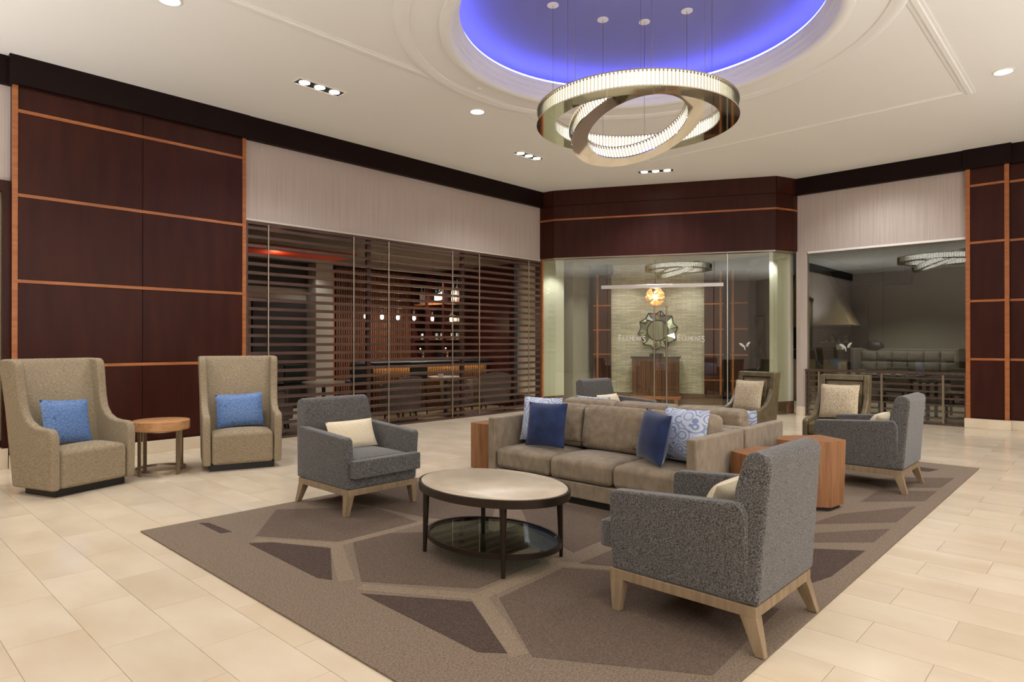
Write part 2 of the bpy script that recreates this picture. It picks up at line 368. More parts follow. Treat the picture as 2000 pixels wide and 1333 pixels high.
# wall B (right back): wallpaper over the window, jamb, panelled column and bays
wb = S(MB().box((XB - 0.01, 1.78, 3.06), (XB + 0.14, 4.46, ZC)).build('wall_back', 'paper'))
MB().box((XB - 0.01, 4.27, 0.16), (XB + 0.14, 4.46, 3.06)).build('jamb', 'paper', wb)
MB().box((XB - 0.02, 4.27, 0.0), (XB + 0.14, 4.46, 0.16)).build('stone_base', 'stone', wb)
MB().box((XB - 0.1, 1.78, 4.13), (XB - 0.01, 4.46, ZC)).build('crown', 'crown', wb)
MB().box((XB - 0.03, 1.80, 3.025), (XB + 0.05, 4.25, 3.06)).build('channel', plain('bright_reflection_channel', (232, 228, 224), 0.35), wb)  # bright reflection of a chrome strip put into a white base colour
m, L = frame((12.56, 1.80), (12.56, 1.24))
colm = panelled('wall_back_column', m, L, [(0.06, L - 0.06)], ZP, 0.3)
for a in (0, L - 0.06): MB().box((a, -0.01, 0.15), (a + 0.06, 0.014, 4.13), m).build('trim_strip', 'trimw', colm)
m, L = frame((12.63, 1.24), (12.63, -6.2))
bays = panelled('wall_back_bays', m, L, [(i * 0.93, min(L, i * 0.93 + 0.90)) for i in range(8)], ZP, 0.2)
# unseen sides of the lobby
S(MB().box((-6.2, -6.35, 0), (12.9, -6.2, ZC)).build('wall_front', 'paper'))
S(MB().box((-6.35, -6.2, 0), (-6.2, 8.9, ZC)).build('wall_entrance', 'paper'))

# ---------------------------------------------------------------- header bulkhead over the glass front
HP = [(10.12, 8.70), (10.155, 8.367), (12.066, 4.622), (12.464, 4.469), (12.70, 4.42)]
def offset_poly(pts, d):
    out = []
    for i, p in enumerate(pts):
        ns = []
        for a, b in ((i - 1, i), (i, i + 1)):
            if a >= 0 and b < len(pts):
                dx, dy = pts[b][0] - pts[a][0], pts[b][1] - pts[a][1]; l = math.hypot(dx, dy); ns.append((-dy / l, dx / l))
        nx = sum(n[0] for n in ns) / len(ns); ny = sum(n[1] for n in ns) / len(ns); l = nx * nx + ny * ny
        out.append((p[0] + nx / l * d, p[1] + ny / l * d))
    return out
def ribbon(pts, d0, d1, z0, z1):
    a = offset_poly(pts, d0); b = offset_poly(pts, d1); mb = MB(); n = len(pts)
    vs = [(x, y, z) for z in (z0, z1) for ring in (a, b) for x, y in ring]; fs = []
    for i in range(n - 1):
        fs += [(i, i + 1, 2 * n + i + 1, 2 * n + i), (n + i, 3 * n + i, 3 * n + i + 1, n + i + 1), (i, n + i, n + i + 1, i + 1), (2 * n + i, 2 * n + i + 1, 3 * n + i + 1, 3 * n + i)]
    fs += [(0, 2 * n, 3 * n, n), (n - 1, 2 * n - 1, 4 * n - 1, 3 * n - 1)]
    return mb.add(vs, fs)
hd = S(ribbon(HP, 0.012, 0.22, 3.08, ZC).build('wall_header', 'panel'))
for a, b in zip(HP[:-1], HP[1:]):
    m, L = frame(a, b)
    for z0, z1 in ((3.085, 3.825), (3.865, 4.12), (4.13, 4.437)):
        pr = -0.015 if z0 > 4.1 else 0.0
        MB().box((0.003, pr, z0), (L - 0.003, 0.014, z1), m).build('panel', 'panel', hd)
ribbon(HP, -0.008, 0.014, 3.828, 3.862).build('trim_strip', 'trimw', hd)
ribbon(HP, 0.03, 0.2, 3.055, 3.08).build('soffit_channel', 'satin', hd)
# glass front
GL = offset_poly(HP, 0.10)
gf = S(ribbon(GL[:2], -0.006, 0.006, 0.0, 3.055).build('window_1', 'glassr'))
GP, GQ = GL[1], GL[2]
mG, LG = frame(GP, GQ)
def pane(name, s0, s1, z0, z1, par=None, mat='glassr'):
    o = MB().box((s0 + 0.004, -0.006, z0), (s1 - 0.004, 0.006, z1), mG).build(name, mat, par); return o
pane('pane', 0.0, 1.05, 0.0, 3.055, gf); pane('pane', 1.05, 3.09, 2.49, 3.055, gf)
pane('pane', 3.09, 3.333, 0, 3.055, gf); pane('pane', 3.333, LG, 0, 3.055, gf)
ribbon(GL[2:4], -0.006, 0.006, 0.0, 3.055).build('pane', 'glassr', gf)
MB().box((3.325, -0.012, 0), (3.341, 0.012, 3.055), mG).build('glass_fin', 'steel', gf)
for name, s0, s1, hx in (('door_2', 1.06, 2.085, 1.975), ('door_3', 2.095, 3.08, 2.21)):
    d = S(pane(name, s0, s1, 0.01, 2.42))
    MB().tube(mG @ Vector((hx, -0.05, 0.07)), mG @ Vector((hx, -0.05, 2.08)), 0.016).build('handle', 'satin', d, smooth=True)
    for z in (0.35, 1.8): MB().tube(mG @ Vector((hx, -0.05, z)), mG @ Vector((hx, -0.004, z)), 0.008).build('handle_mount', 'satin', d)
MB().box((0.94, -0.035, 2.43), (3.26, 0.035, 2.50), mG).build('door_rail', 'steel', gf, bevel=0.004)
def lettering(word, s, z, wide, par, m4, base):
    """etched word whose first and last letters are larger, standing on a pane"""
    chars = list(word); parts = []
    x = 0.0
    for i, ch in enumerate(chars):
        big = i in (0, len(chars) - 1)
        cu = bpy.data.curves.new('letter', 'FONT'); cu.body = ch; cu.size = 0.15 if big else 0.105; cu.extrude = 0.001
        o = bpy.data.objects.new('letter', cu); COL.objects.link(o); cu.materials.append(M['etch'])
        parts.append((o, x, -0.03 if i == len(chars) - 1 else 0.0)); x += cu.size * 0.68
    k = wide / x
    for o, px, dz in parts:
        o.parent = par
        o.matrix_world = m4 @ Matrix.Translation((s + px * k, base, z + dz)) @ Matrix.Rotation(PI / 2, 4, 'X') @ Matrix.Diagonal((k * 1.0, 1.15, 1, 1))
lettering('ELEMENTS', 1.27, 1.40, 0.57, bpy.data.objects['door_2'], mG, -0.009)
lettering('ELEMENTS', 2.40, 1.40, 0.55, bpy.data.objects['door_3'], mG, -0.009)
def sprout(m4, s, z, base, par, k=1.0):
    """leaf emblem: two curved leaves and a short stem"""
    mb = MB()
    def leaf(pts):
        n = len(pts); mb.add([(s + x * k, base, z + y * k) for x, y in pts] + [(s + x * k, base + 0.0015, z + y * k) for x, y in pts],
                             [tuple(range(n)), tuple(range(2 * n - 1, n - 1, -1))] + [(i, (i + 1) % n, n + (i + 1) % n, n + i) for i in range(n)], m4)
    leaf([(-.002, 0), (.012, .002), (.01, .05), (-.01, .09), (-.05, .125), (-.095, .135), (-.10, .12), (-.07, .085), (-.03, .06), (-.008, .04)])
    leaf([(.02, .07), (.05, .085), (.085, .12), (.105, .155), (.07, .15), (.04, .125)])
    leaf([(.022, .06), (.06, .07), (.09, .10), (.07, .085), (.045, .078)])
    return mb.build('emblem', 'etch', par)
sprout(mG, 3.64, 1.22, -0.0095, gf, 1.0)

# window of the dining room (wall B)
mW, LW = frame((XB + 0.04, 4.27), (XB + 0.04, 1.78))
w2 = S(MB().box((0.0, -0.005, 0.0), (1.262, 0.005, 3.03), mW).build('window_2', 'glassb'))
MB().box((1.266, -0.005, 0.0), (LW, 0.005, 3.03), mW).build('pane', 'glassb', w2)
sprout(mW, 0.66, 1.20, -0.0075, w2, 1.05)

# ---------------------------------------------------------------- slat screen in wall A
scr = thing('slat_screen', 'tall brown screen of horizontal wooden slats with steel rods, in front of the bar', 'screen', (3.95, YA, 0))
for k in range(24):
    z = 0.075 + k * 0.1235
    MB().box((0.03, -0.03, z), (6.14, 0.03, z + 0.042)).build('slat', 'lattice', scr)
for x in (4.27, 5.65, 6.31, 7.69, 8.35, 9.73):
    MB().tube((x - 3.95, -0.042, 0.03), (x - 3.95, -0.042, 3.0), 0.011, n=8).build('rod', 'satin', scr, smooth=True)
for x in (5.98, 8.01):
    MB().box((x - 3.95 - 0.035, 0.031, 0.03), (x - 3.95 + 0.035, 0.09, 2.985)).build('post', 'lattice', scr)
MB().box((0, -0.045, 2.985), (6.17, 0.1, 3.028)).build('head_rail', 'lattice', scr)
MB().box((0, -0.045, 0.0), (6.17, 0.1, 0.03)).build('bottom_rail', 'lattice', scr)
for x in (0.0, 6.14): MB().box((x, -0.04, 0.03), (x + 0.03, 0.1, 2.985)).build('side_stile', 'lattice', scr)
S(MB().box((10.125, YA - 0.06, 0.16), (10.165, YA + 0.1, 3.05)).build('trim_1', 'trimw'))
S(MB().box((10.12, YA - 0.07, 0.0), (10.17, YA + 0.1, 0.16)).build('baseboard_corner', 'stone'))
# low railing in front of the dining window
rl = thing('slat_railing', 'low brown slatted railing standing before the dining room window', 'railing', (XB, 0, 0))
for k in range(7):
    z = 0.10 + k * 0.108
    MB().box((-0.05, 1.81, z), (-0.01, 4.25, z + 0.028)).build('slat', 'lattice', rl)
MB().box((-0.07, 1.785, 0.825), (0.01, 4.285, 0.87)).build('top_rail', 'lattice', rl)
MB().box((-0.06, 1.785, 0.0), (0.0, 4.285, 0.035)).build('bottom_rail', 'lattice', rl)
for y in (1.79, 4.25): MB().box((-0.06, y, 0.035), (0.0, y + 0.03, 0.825)).build('post', 'lattice', rl)
for y in (2.11, 3.01, 4.04): MB().box((-0.066, y - 0.016, 0.035), (-0.052, y + 0.016, 0.825)).build('rod', 'satin', rl)

# ---------------------------------------------------------------- recessed ceiling lights
tri0 = None
TL_LAB = ['recessed three-lamp spotlight in the ceiling nearest the wood panel wall', 'recessed three-lamp spotlight in the ceiling near the far end of the slat screen', 'recessed three-lamp spotlight in the ceiling before the wooden header over the glass doors']
for i, (x, y, a) in enumerate(TRIPLE):
    lab = TL_LAB[i] if i < 3 else 'recessed three-lamp spotlight outside the view'
    if i == 0:
        t = tri0 = thing('ceiling_spotlight', lab, 'ceiling light', (x, y, ZC), a, 'three-lamp ceiling spotlights')
        MB().box((-0.315, -0.1, -0.012), (0.315, -0.085, 0)).box((-0.315, 0.085, -0.012), (0.315, 0.1, 0)).box((-0.315, -0.085, -0.012), (-0.3, 0.085, 0)).box((0.3, -0.085, -0.012), (0.315, 0.085, 0)).build('frame', 'white', t)
        MB().box((-0.3, -0.085, -0.004), (0.3, 0.085, -0.001)).build('housing', 'black', t)
        for dx in (-0.2, 0, 0.2):
            MB().lathe([(0.062, -0.009), (0.062, -0.005)], 20, Matrix.Translation((dx, 0, 0))).build('lamp', 'lampw', t)
    elif i < 3:
        dup(tri0, (x, y, ZC), a, lab)
    lamp('SPOT', 'spot_lamp', (x, y, ZC - 0.06), (22 if x + y < 4.6 else 150) * K, size=0.12, spot=130, blend=0.8)
rd0 = None
RL_LAB = ['round recessed downlight cut by the top edge, above the wing chairs', 'round recessed downlight in the ceiling beside the dome', 'round recessed downlight in the ceiling at the right, above the marble floor']
for i, (x, y) in enumerate(ROUND):
    if i == 0:
        t = rd0 = thing('downlight', RL_LAB[0], 'ceiling light', (x, y, ZC), 0, 'round downlights')
        MB().lathe([(0.105, 0), (0.105, -0.006), (0.088, -0.008), (0.088, 0), (0.105, 0)], 28).build('trim_ring', 'white', t)
        MB().lathe([(0.087, -0.006), (0.087, -0.003)], 28).build('lamp', 'lampw', t)
    elif i < 3:
        dup(rd0, (x, y, ZC), 0, RL_LAB[i])
    lamp('SPOT', 'downlight_and_fill_lamp', (x, y, ZC - 0.06), (14 if x + y < 4.6 else 100) * K, size=0.1, spot=140, blend=0.9)
smd = tag(MB().lathe([(0.03, ZC - 0.02), (0.035, ZC)], 14, Matrix.Translation((5.45, 5.66, 0))).build('smoke_detector', 'white'), 'tiny round sensor on the ceiling just beside the dome', 'sensor')

# ---------------------------------------------------------------- chandelier
CH = Vector((5.40, 3.42, 3.545))
ch = thing('ring_chandelier', 'large chandelier of two interlocking crystal and chrome rings hanging under the blue dome', 'chandelier', CH)
def ring(R, wdt, hgt, nbar, mt):
    r_in = R - wdt
    MB().lathe([(r_in - 0.008, -hgt / 2), (r_in - 0.008, -hgt / 2 - 0.012), (R + 0.008, -hgt / 2 - 0.012), (R + 0.008, -hgt / 2), (r_in - 0.008, -hgt / 2)], 96, mt).build('ring_base', 'chrome', ch, smooth=True)
    MB().lathe([(r_in - 0.006, hgt / 2), (r_in - 0.006, hgt / 2 + 0.01), (R + 0.006, hgt / 2 + 0.01), (R + 0.006, hgt / 2), (r_in - 0.006, hgt / 2)], 96, mt).build('ring_cap', 'satin', ch, smooth=True)
    MB().lathe([(r_in + 0.03, -hgt / 2), (r_in + 0.03, hgt / 2), (R - 0.03, hgt / 2), (R - 0.03, -hgt / 2), (r_in + 0.03, -hgt / 2)], 96, mt).build('light_band', 'chled', ch, smooth=True)
    bars = MB()
    for rr, nn in ((R - 0.012, nbar), (r_in + 0.012, int(nbar * r_in / R))):
        for i in range(nn):
            a = 2 * PI * i / nn; q = mt @ Matrix.Rotation(a, 4, 'Z') @ Matrix.Translation((rr, 0, 0))
            hw = PI * rr / nn * 0.55
            bars.add([(-0.008, -hw, -hgt / 2), (0.008, 0, -hgt / 2), (-0.008, hw, -hgt / 2), (-0.008, -hw, hgt / 2), (0.008, 0, hgt / 2), (-0.008, hw, hgt / 2)],
                     [(0, 1, 4, 3), (1, 2, 5, 4), (2, 0, 3, 5), (0, 2, 1), (3, 4, 5)], q)
    bars.build('crystal_bars', 'crystal', ch, kind='stuff')
ring(0.95, 0.16, 0.125, 170, Matrix.Identity(4))
r_v = Vector((math.sin(YAW), -math.cos(YAW), 0)); f_v = Vector((math.cos(YAW), math.sin(YAW), 0))
ph = math.radians(125); low = r_v * math.cos(ph) + f_v * math.sin(ph)
axis = Vector((0, 0, 1)).cross(low)   # tilt so that the ring sinks towards low
ring(0.64, 0.14, 0.12, 120, Matrix.Translation((0.0, 0.0, -0.05)) @ Matrix.Rotation(math.radians(20), 4, axis))
def dome_z(r): 
    return ZC + 0.385 if r > 0.9 else ZC + 0.40
for x, y, zb in ((4.95, 3.9, 0.05), (4.55, 3.5, 0.05), (5.15, 4.25, 0.05), (5.75, 4.05, -0.2), (6.1, 3.75, 0.05), (6.2, 3.3, 0.05), (5.95, 2.9, 0.0), (5.3, 2.65, 0.05), (4.75, 2.85, 0.05), (5.3, 3.3, 0.15)):
    r = math.hypot(x - DC[0], y - DC[1]); zt = dome_z(r) - CH.z
    MB().tube((x - CH.x, y - CH.y, zb), (x - CH.x, y - CH.y, zt), 0.0025, n=6).build('cable', 'satin', ch)
    MB().lathe([(0.06, zt - 0.012), (0.06, zt)], 20, Matrix.Translation((x - CH.x, y - CH.y, 0))).build('canopy', 'white', ch)

# ---------------------------------------------------------------- rug
rug = thing('area_rug', 'large greige rug with a darker geometric pattern under the seating group', 'rug')
MB().box((1.565, 1.10, 0.0005), (8.50, 5.10, 0.010)).build('pile', 'rug0', rug)
def patch(pts, mat):
    a = sum(pts[i][0] * pts[(i + 1) % len(pts)][1] - pts[(i + 1) % len(pts)][0] * pts[i][1] for i in range(len(pts)))
    if a < 0: pts = pts[::-1]
    MB().prism(pts, 0.009, 0.0118).build('pattern_patch', mat, rug)
patch([(1.96, 4.25), (2.08, 4.16), (2.28, 3.76), (1.98, 3.25), (1.94, 3.34)], 'rug2')
patch([(1.98, 2.96), (2.31, 2.45), (2.03, 1.93), (1.95, 2.03)], 'rug2')
patch([(2.45, 3.76), (2.75, 3.75), (3.38, 3.17), (3.01, 2.58), (2.45, 2.56), (2.08, 3.11)], 'rug1')
patch([(2.07, 4.38), (2.51, 4.95), (3.10, 4.45), (3.06, 3.84), (2.40, 3.84)], 'rug1')
patch([(2.44, 2.38), (3.03, 2.42), (3.35, 1.9), (3.30, 1.25), (2.46, 1.2), (2.08, 1.83)], 'rug1')
patch([(3.15, 2.40), (3.75, 2.40), (4.25, 1.9), (4.0, 1.45), (3.5, 1.75)], 'rug1')
patch([(3.5, 3.1), (4.2, 3.9), (4.3, 2.6), (3.3, 2.55)], 'rug1')
patch([(3.05, 4.9), (4.0, 4.95), (4.2, 4.1), (3.4, 3.4), (3.18, 3.9)], 'rug1')
patch([(4.43, 1.45), (4.61, 1.2), (3.97, 1.21), (3.55, 1.32), (4.0, 1.55)], 'rug2')
patch([(4.78, 1.58), (5.28, 1.21), (4.84, 1.21), (4.55, 1.52)], 'rug1')
patch([(5.0, 1.68), (5.47, 1.60), (6.15, 1.22), (5.5, 1.22)], 'rug1')
patch([(6.0, 1.6), (6.55, 1.60), (6.9, 1.21), (6.4, 1.21)], 'rug1')
patch([(6.9, 1.9), (7.4, 1.55), (7.7, 1.2), (7.1, 1.21), (6.75, 1.6)], 'rug1')
patch([(7.6, 2.2), (8.15, 1.75), (8.1, 1.4), (7.9, 1.45)], 'rug2')
patch([(6.2, 2.6), (7.3, 3.2), (7.6, 2.4), (6.9, 2.05)], 'rug1'); patch([(6.2, 4.2), (7.2, 4.3), (7.4, 3.4), (6.2, 3.0)], 'rug1')
patch([(1.93, 5.0), (1.98, 4.95), (2.0, 4.6), (1.93, 4.62)], 'rug2')
for a_, b_ in (((2.02, 4.30), (2.34, 3.80)), ((2.34, 3.80), (2.03, 3.18)), ((2.34, 3.80), (3.10, 3.80)), ((2.03, 3.05), (2.38, 2.47)), ((2.38, 2.47), (2.05, 1.88)), ((2.38, 2.47), (3.06, 2.50)), ((3.06, 2.50), (3.45, 3.12)), ((3.06, 2.50), (3.45, 1.85))):
    m, L = frame(a_, b_); kb = 0.0001 * len(rug.children); MB().box((0, -0.045, 0.009), (L, 0.045, 0.0105 + kb / 3), m).build('pattern_band', 'rug3', rug)

# ---------------------------------------------------------------- soft shapes
def pillow(name, w_, h_, t_, mat, loc, rz, tilt, label, group=None, n=14, roll=0.0):
    vs = []; fs = []
    def P(u, v, sgn):
        th = t_ / 2 * ((1 - abs(u) ** 2.6) * (1 - abs(v) ** 2.6)) ** 0.5
        x = w_ / 2 * u * (1 - 0.05 * (1 - v * v)); z = h_ / 2 * v * (1 - 0.05 * (1 - u * u)) + h_ / 2
        return (x, sgn * th, z)
    for sgn in (-1, 1):
        for i in range(n + 1):
            for j in range(n + 1): vs.append(P(-1 + 2 * i / n, -1 + 2 * j / n, sgn))
    k = n + 1
    for i in range(n):
        for j in range(n):
            a = i * k + j; fs.append((a, a + k, a + k + 1, a + 1)); b = k * k + a; fs.append((b, b + 1, b + k + 1, b + k))
    mb = MB(); mb.add(vs, fs); me = bpy.data.meshes.new(name); me.from_pydata(mb.v, [], mb.f)
    bm = bmesh.new(); bm.from_mesh(me); bmesh.ops.remove_doubles(bm, verts=bm.verts, dist=1e-4); bmesh.ops.recalc_face_normals(bm, faces=bm.faces); bm.to_mesh(me); bm.free()
    o = link(name, me, mat, None, 0, True)
    o.location = loc; o.rotation_euler = (tilt, roll, rz); tag(o, label, 'cushion', group); return o
def cushion_block(a, b, mat, parent, name, puff=0.02, bev=0.035):
    """upholstered block: softly crowned top and rounded edges"""
    n = 8; x0, y0, z0 = a; x1, y1, z1 = b; mb = MB(); vs = []; fs = []
    for k in (0, 1):
        for i in range(n + 1):
            for j in range(n + 1):
                u = i / n; v = j / n; bul = puff * (16 * u * (1 - u) * v * (1 - v)) ** 0.6
                vs.append((x0 + (x1 - x0) * u, y0 + (y1 - y0) * v, (z1 + bul) if k else z0))
    q = n + 1
    for i in range(n):
        for j in range(n):
            c = i * q + j; fs.append((c, c + 1, c + q + 1, c + q)); d = q * q + c; fs.append((d, d + q, d + q + 1, d + 1))
    for i in range(n):
        for (p, r) in (((i * q), (i + 1) * q), (((i + 1) * q + n), (i * q + n)), (i + 1, i), (n * q + i, n * q + i + 1)):
            fs.append((p, r, q * q + r, q * q + p))
    mb.add(vs, fs); o = mb.build(name, mat, parent, bevel=bev, seg=3); return o

# ---------------------------------------------------------------- sofas
def make_sofa(label):
    """front faces -y, 2.10 wide, 0.80 deep"""
    t = thing('sofa', label, 'sofa', group='back-to-back taupe sofas')
    W = 1.05
    MB().box((-W + 0.04, -0.34, 0.0), (W - 0.04, 0.36, 0.06)).build('plinth', 'black', t)
    MB().box((-W + 0.09, -0.385, 0.06), (W - 0.09, 0.38, 0.19)).build('base', 'sofa', t, bevel=0.012)
    for s in (-1, 1):
        MB().box((min(s * W, s * (W - 0.085)), -0.40, 0.06), (max(s * W, s * (W - 0.085)), 0.40, 0.65)).build('arm', 'sofa', t, bevel=0.014)
    MB().box((-W + 0.085, 0.24, 0.19), (W - 0.085, 0.40, 0.65)).build('backrest', 'sofa', t, bevel=0.014)
    w3 = (2 * W - 0.18) / 3
    for k in range(3):
        x0 = -W + 0.09 + k * w3
        cushion_block((x0 + 0.004, -0.40, 0.195), (x0 + w3 - 0.004, 0.16, 0.375), 'sofa', t, 'seat_cushion', 0.025, 0.045)
    for k in range(3):
        x0 = -W + 0.09 + k * w3
        c = cushion_block((x0 + 0.006, -0.10, -0.09), (x0 + w3 - 0.006, 0.29, 0.09), 'sofa', t, 'back_cushion', 0.035, 0.05)
        c.rotation_euler = (PI / 2 - 0.17, 0, 0); c.location = (0, 0.13, 0.49)
    return t
SY = 3.24
sofa1 = make_sofa('taupe velvet three-seat sofa behind the oval coffee table'); sofa1.location = (4.65, SY, 0.0105); sofa1.rotation_euler = (0, 0, -PI / 2)
sofa2 = dup(sofa1, (5.475, SY, 0.0105), PI / 2, 'taupe sofa turned away, back to back behind the front sofa')

# ---------------------------------------------------------------- charcoal armchairs
def make_armchair(label):
    t = thing('armchair', label, 'armchair', group='charcoal armchairs with oak legs')
    B = [(-0.375, 0.205), (-0.375, 0.585), (-0.355, 0.605), (0.30, 0.645), (0.33, 0.60), (0.335, 0.205)]
    for s in (-1, 1):
        x0, x1 = (0.255, 0.335) if s > 0 else (-0.335, -0.255)
        MB().side(B, x0, x1, 0.10 * s, 0.3).build('arm', 'char', t, bevel=0.018, seg=3)
    bk = MB(); n = 6
    prof = [(0.255, 0.21), (0.235, 0.45), (0.265, 0.70), (0.30, 0.83), (0.325, 0.862), (0.36, 0.870), (0.405, 0.855), (0.425, 0.83), (0.40, 0.55), (0.375, 0.21)]
    hw = lambda z: 0.345 - 0.02 * max(0, z - 0.3) / 0.5
    k = len(prof)
    bk.add([(-hw(z), y, z) for y, z in prof] + [(hw(z), y, z) for y, z in prof], [tuple(range(k - 1, -1, -1)), tuple(range(k, 2 * k))] + [(i, (i + 1) % k, k + (i + 1) % k, k + i) for i in range(k)])
    bk.build('backrest', 'char', t, bevel=0.02, seg=3)
    MB().box((-0.325, -0.385, 0.205), (0.325, 0.30, 0.292)).build('seat_base', 'char', t, bevel=0.015)
    cushion_block((-0.252, -0.375, 0.296), (0.252, 0.24, 0.43), 'char', t, 'seat_cushion', 0.025, 0.03)
    cushion_block((-0.318, -0.455, 0.296), (0.318, -0.377, 0.43), 'char', t, 'seat_cushion_front', 0.004, 0.022)
    MB().box((-0.335, -0.385, 0.155), (0.335, 0.365, 0.205)).build('seat_rail', 'legw', t, bevel=0.004)
    for sx in (-1, 1):
        for sy in (-1, 1):
            xt, yt = sx * 0.335, (-0.385 if sy < 0 else 0.365)
            xb, yb = sx * 0.345, (-0.365 if sy < 0 else 0.405)
            ty = 0.075 * -sy; by = 0.042 * -sy; tx = -0.06 * sx; bx = -0.038 * sx
            MB().add([(xb, yb, 0), (xb + bx, yb, 0), (xb + bx, yb + by, 0), (xb, yb + by, 0), (xt, yt, 0.157), (xt + tx, yt, 0.157), (xt + tx, yt + ty, 0.157), (xt, yt + ty, 0.157)],
                     [(3, 2, 1, 0), (4, 5, 6, 7), (0, 1, 5, 4), (1, 2, 6, 5), (2, 3, 7, 6), (3, 0, 4, 7)]).build('leg', 'legw', t, bevel=0.003)
    return t
RZ = 0.012
ac = [((3.10, 4.70), 0.0, 'charcoal armchair facing us left of the oval table'), ((3.07, 1.50), PI, 'charcoal armchair seen from behind, nearest in the right foreground'),
      ((6.885, 1.77), PI, 'charcoal armchair turned away at right, beyond the walnut block tables'), ((6.98, 4.70), 0.0, 'charcoal armchair behind the two sofas, mostly hidden')]
arm0 = make_armchair(ac[0][2]); arm0.location = (3.10, 4.70, RZ)
for (x, y), a, lab in ac[1:]: dup(arm0, (x, y, RZ), a, lab)

# ---------------------------------------------------------------- wing chairs
def make_wing(label):
    t = thing('wing_chair', label, 'wing chair', group='tweed wing chairs by the panelled wall')
    MB().box((-0.32, -0.22, 0), (0.32, 0.20, 0.065)).build('plinth', 'black', t)
    side = [(-0.28, 0.065), (-0.285, 0.50), (-0.275, 0.55), (-0.25, 0.585), (-0.21, 0.60), (-0.10, 0.605), (-0.02, 0.62), (0.055, 0.66), (0.11, 0.73), (0.14, 0.83), (0.16, 0.95), (0.175, 1.06), (0.185, 1.13), (0.205, 1.18), (0.24, 1.20), (0.41, 1.205), (0.445, 1.18), (0.37, 0.75), (0.28, 0.065)]
    for s in (-1, 1):
        x0, x1 = (0.31, 0.388) if s > 0 else (-0.388, -0.31)
        MB().side(side, x0, x1, 0.03 * s, 0.35).build('wing_side', 'wing', t, bevel=0.025, seg=3)
    bk = MB(); prof = [(0.15, 0.07), (0.16, 0.45), (0.31, 1.16), (0.34, 1.205), (0.42, 1.205), (0.45, 1.17), (0.375, 0.75), (0.285, 0.07)]
    hw = lambda z: 0.365 + 0.03 * max(0, z - 0.35); k = len(prof)
    bk.add([(-hw(z), y, z) for y, z in prof] + [(hw(z), y, z) for y, z in prof], [tuple(range(k - 1, -1, -1)), tuple(range(k, 2 * k))] + [(i, (i + 1) % k, k + (i + 1) % k, k + i) for i in range(k)])
    bk.build('backrest', 'wing', t, bevel=0.02, seg=3)
    cushion_block((-0.308, -0.275, 0.068), (0.308, 0.145, 0.395), 'wing', t, 'seat', 0.035, 0.035)
    return t
wing1 = make_wing('tweed wing chair at far left, angled towards the small round table'); wing1.location = (1.631, 7.097, 0); wing1.rotation_euler = (0, 0, math.radians(20))
wing2 = dup(wing1, (3.169, 7.065, 0), math.radians(-19), 'tweed wing chair right of the small round table, facing us')

# ---------------------------------------------------------------- leather chairs
def make_leather(label):
    t = thing('leather_chair', label, 'armchair', group='olive leather chairs')
    bk = MB(); prof = [(0.20, 0.20), (0.20, 0.45), (0.29, 0.93), (0.31, 0.945), (0.40, 0.945), (0.41, 0.93), (0.34, 0.45), (0.32, 0.20)]
    def fr(x0, x1, z0, z1, y0, y1):
        sl = lambda z: 0.19 * max(0, z - 0.45)
        return MB().add([(x0, y0 + sl(z0), z0), (x1, y0 + sl(z0), z0), (x1, y1 + sl(z0), z0), (x0, y1 + sl(z0), z0), (x0, y0 + sl(z1), z1), (x1, y0 + sl(z1), z1), (x1, y1 + sl(z1), z1), (x0, y1 + sl(z1), z1)],
                        [(3, 2, 1, 0), (4, 5, 6, 7), (0, 1, 5, 4), (1, 2, 6, 5), (2, 3, 7, 6), (3, 0, 4, 7)])
    fr(-0.28, -0.215, 0.30, 0.95, 0.18, 0.32).build('back_stile', 'leather', t, bevel=0.012)
    fr(0.215, 0.28, 0.30, 0.95, 0.18, 0.32).build('back_stile', 'leather', t, bevel=0.012)
    fr(-0.215, 0.215, 0.885, 0.95, 0.18, 0.32).build('back_rail', 'leather', t, bevel=0.012)
    fr(-0.214, 0.214, 0.40, 0.884, 0.205, 0.31).build('back_panel', 'leather', t, bevel=0.02)
    fr(-0.175, 0.175, 0.42, 0.845, 0.188, 0.21).build('back_pad', 'leather', t, bevel=0.018)
    A = [(-0.34, 0.16), (-0.34, 0.42), (-0.315, 0.445), (-0.05, 0.47), (0.08, 0.53), (0.16, 0.63), (0.205, 0.74), (0.235, 0.62), (0.22, 0.16)]
    for s in (-1, 1):
        MB().side(A, *((0.235, 0.295) if s > 0 else (-0.295, -0.235))).build('arm', 'leather', t, bevel=0.015)
    cushion_block((-0.232, -0.345, 0.26), (0.232, 0.185, 0.405), 'leather', t, 'seat_cushion', 0.025, 0.03)
    MB().box((-0.232, -0.33, 0.16), (0.232, 0.22, 0.258)).build('seat_base', 'leather', t)
    for sx in (-1, 1):
        for y in (-0.32, 0.20):
            MB().tube((sx * 0.265, y, 0), (sx * 0.265, y, 0.162), 0.014, 0.024, 8).build('leg', 'bronze', t)
    return t
lea1 = make_leather('olive leather chair in front of the pale wall strip by the glass doors'); lea1.location = (8.42, 3.66, 0.0); lea1.rotation_euler = (0, 0, -PI / 2 - 0.22)
lea2 = dup(lea1, (8.30, 2.46, 0.0), -PI / 2 + 0.02, 'olive leather chair in front of the low slatted railing')
for c in (lea1, lea2): c.location.z = 0.012

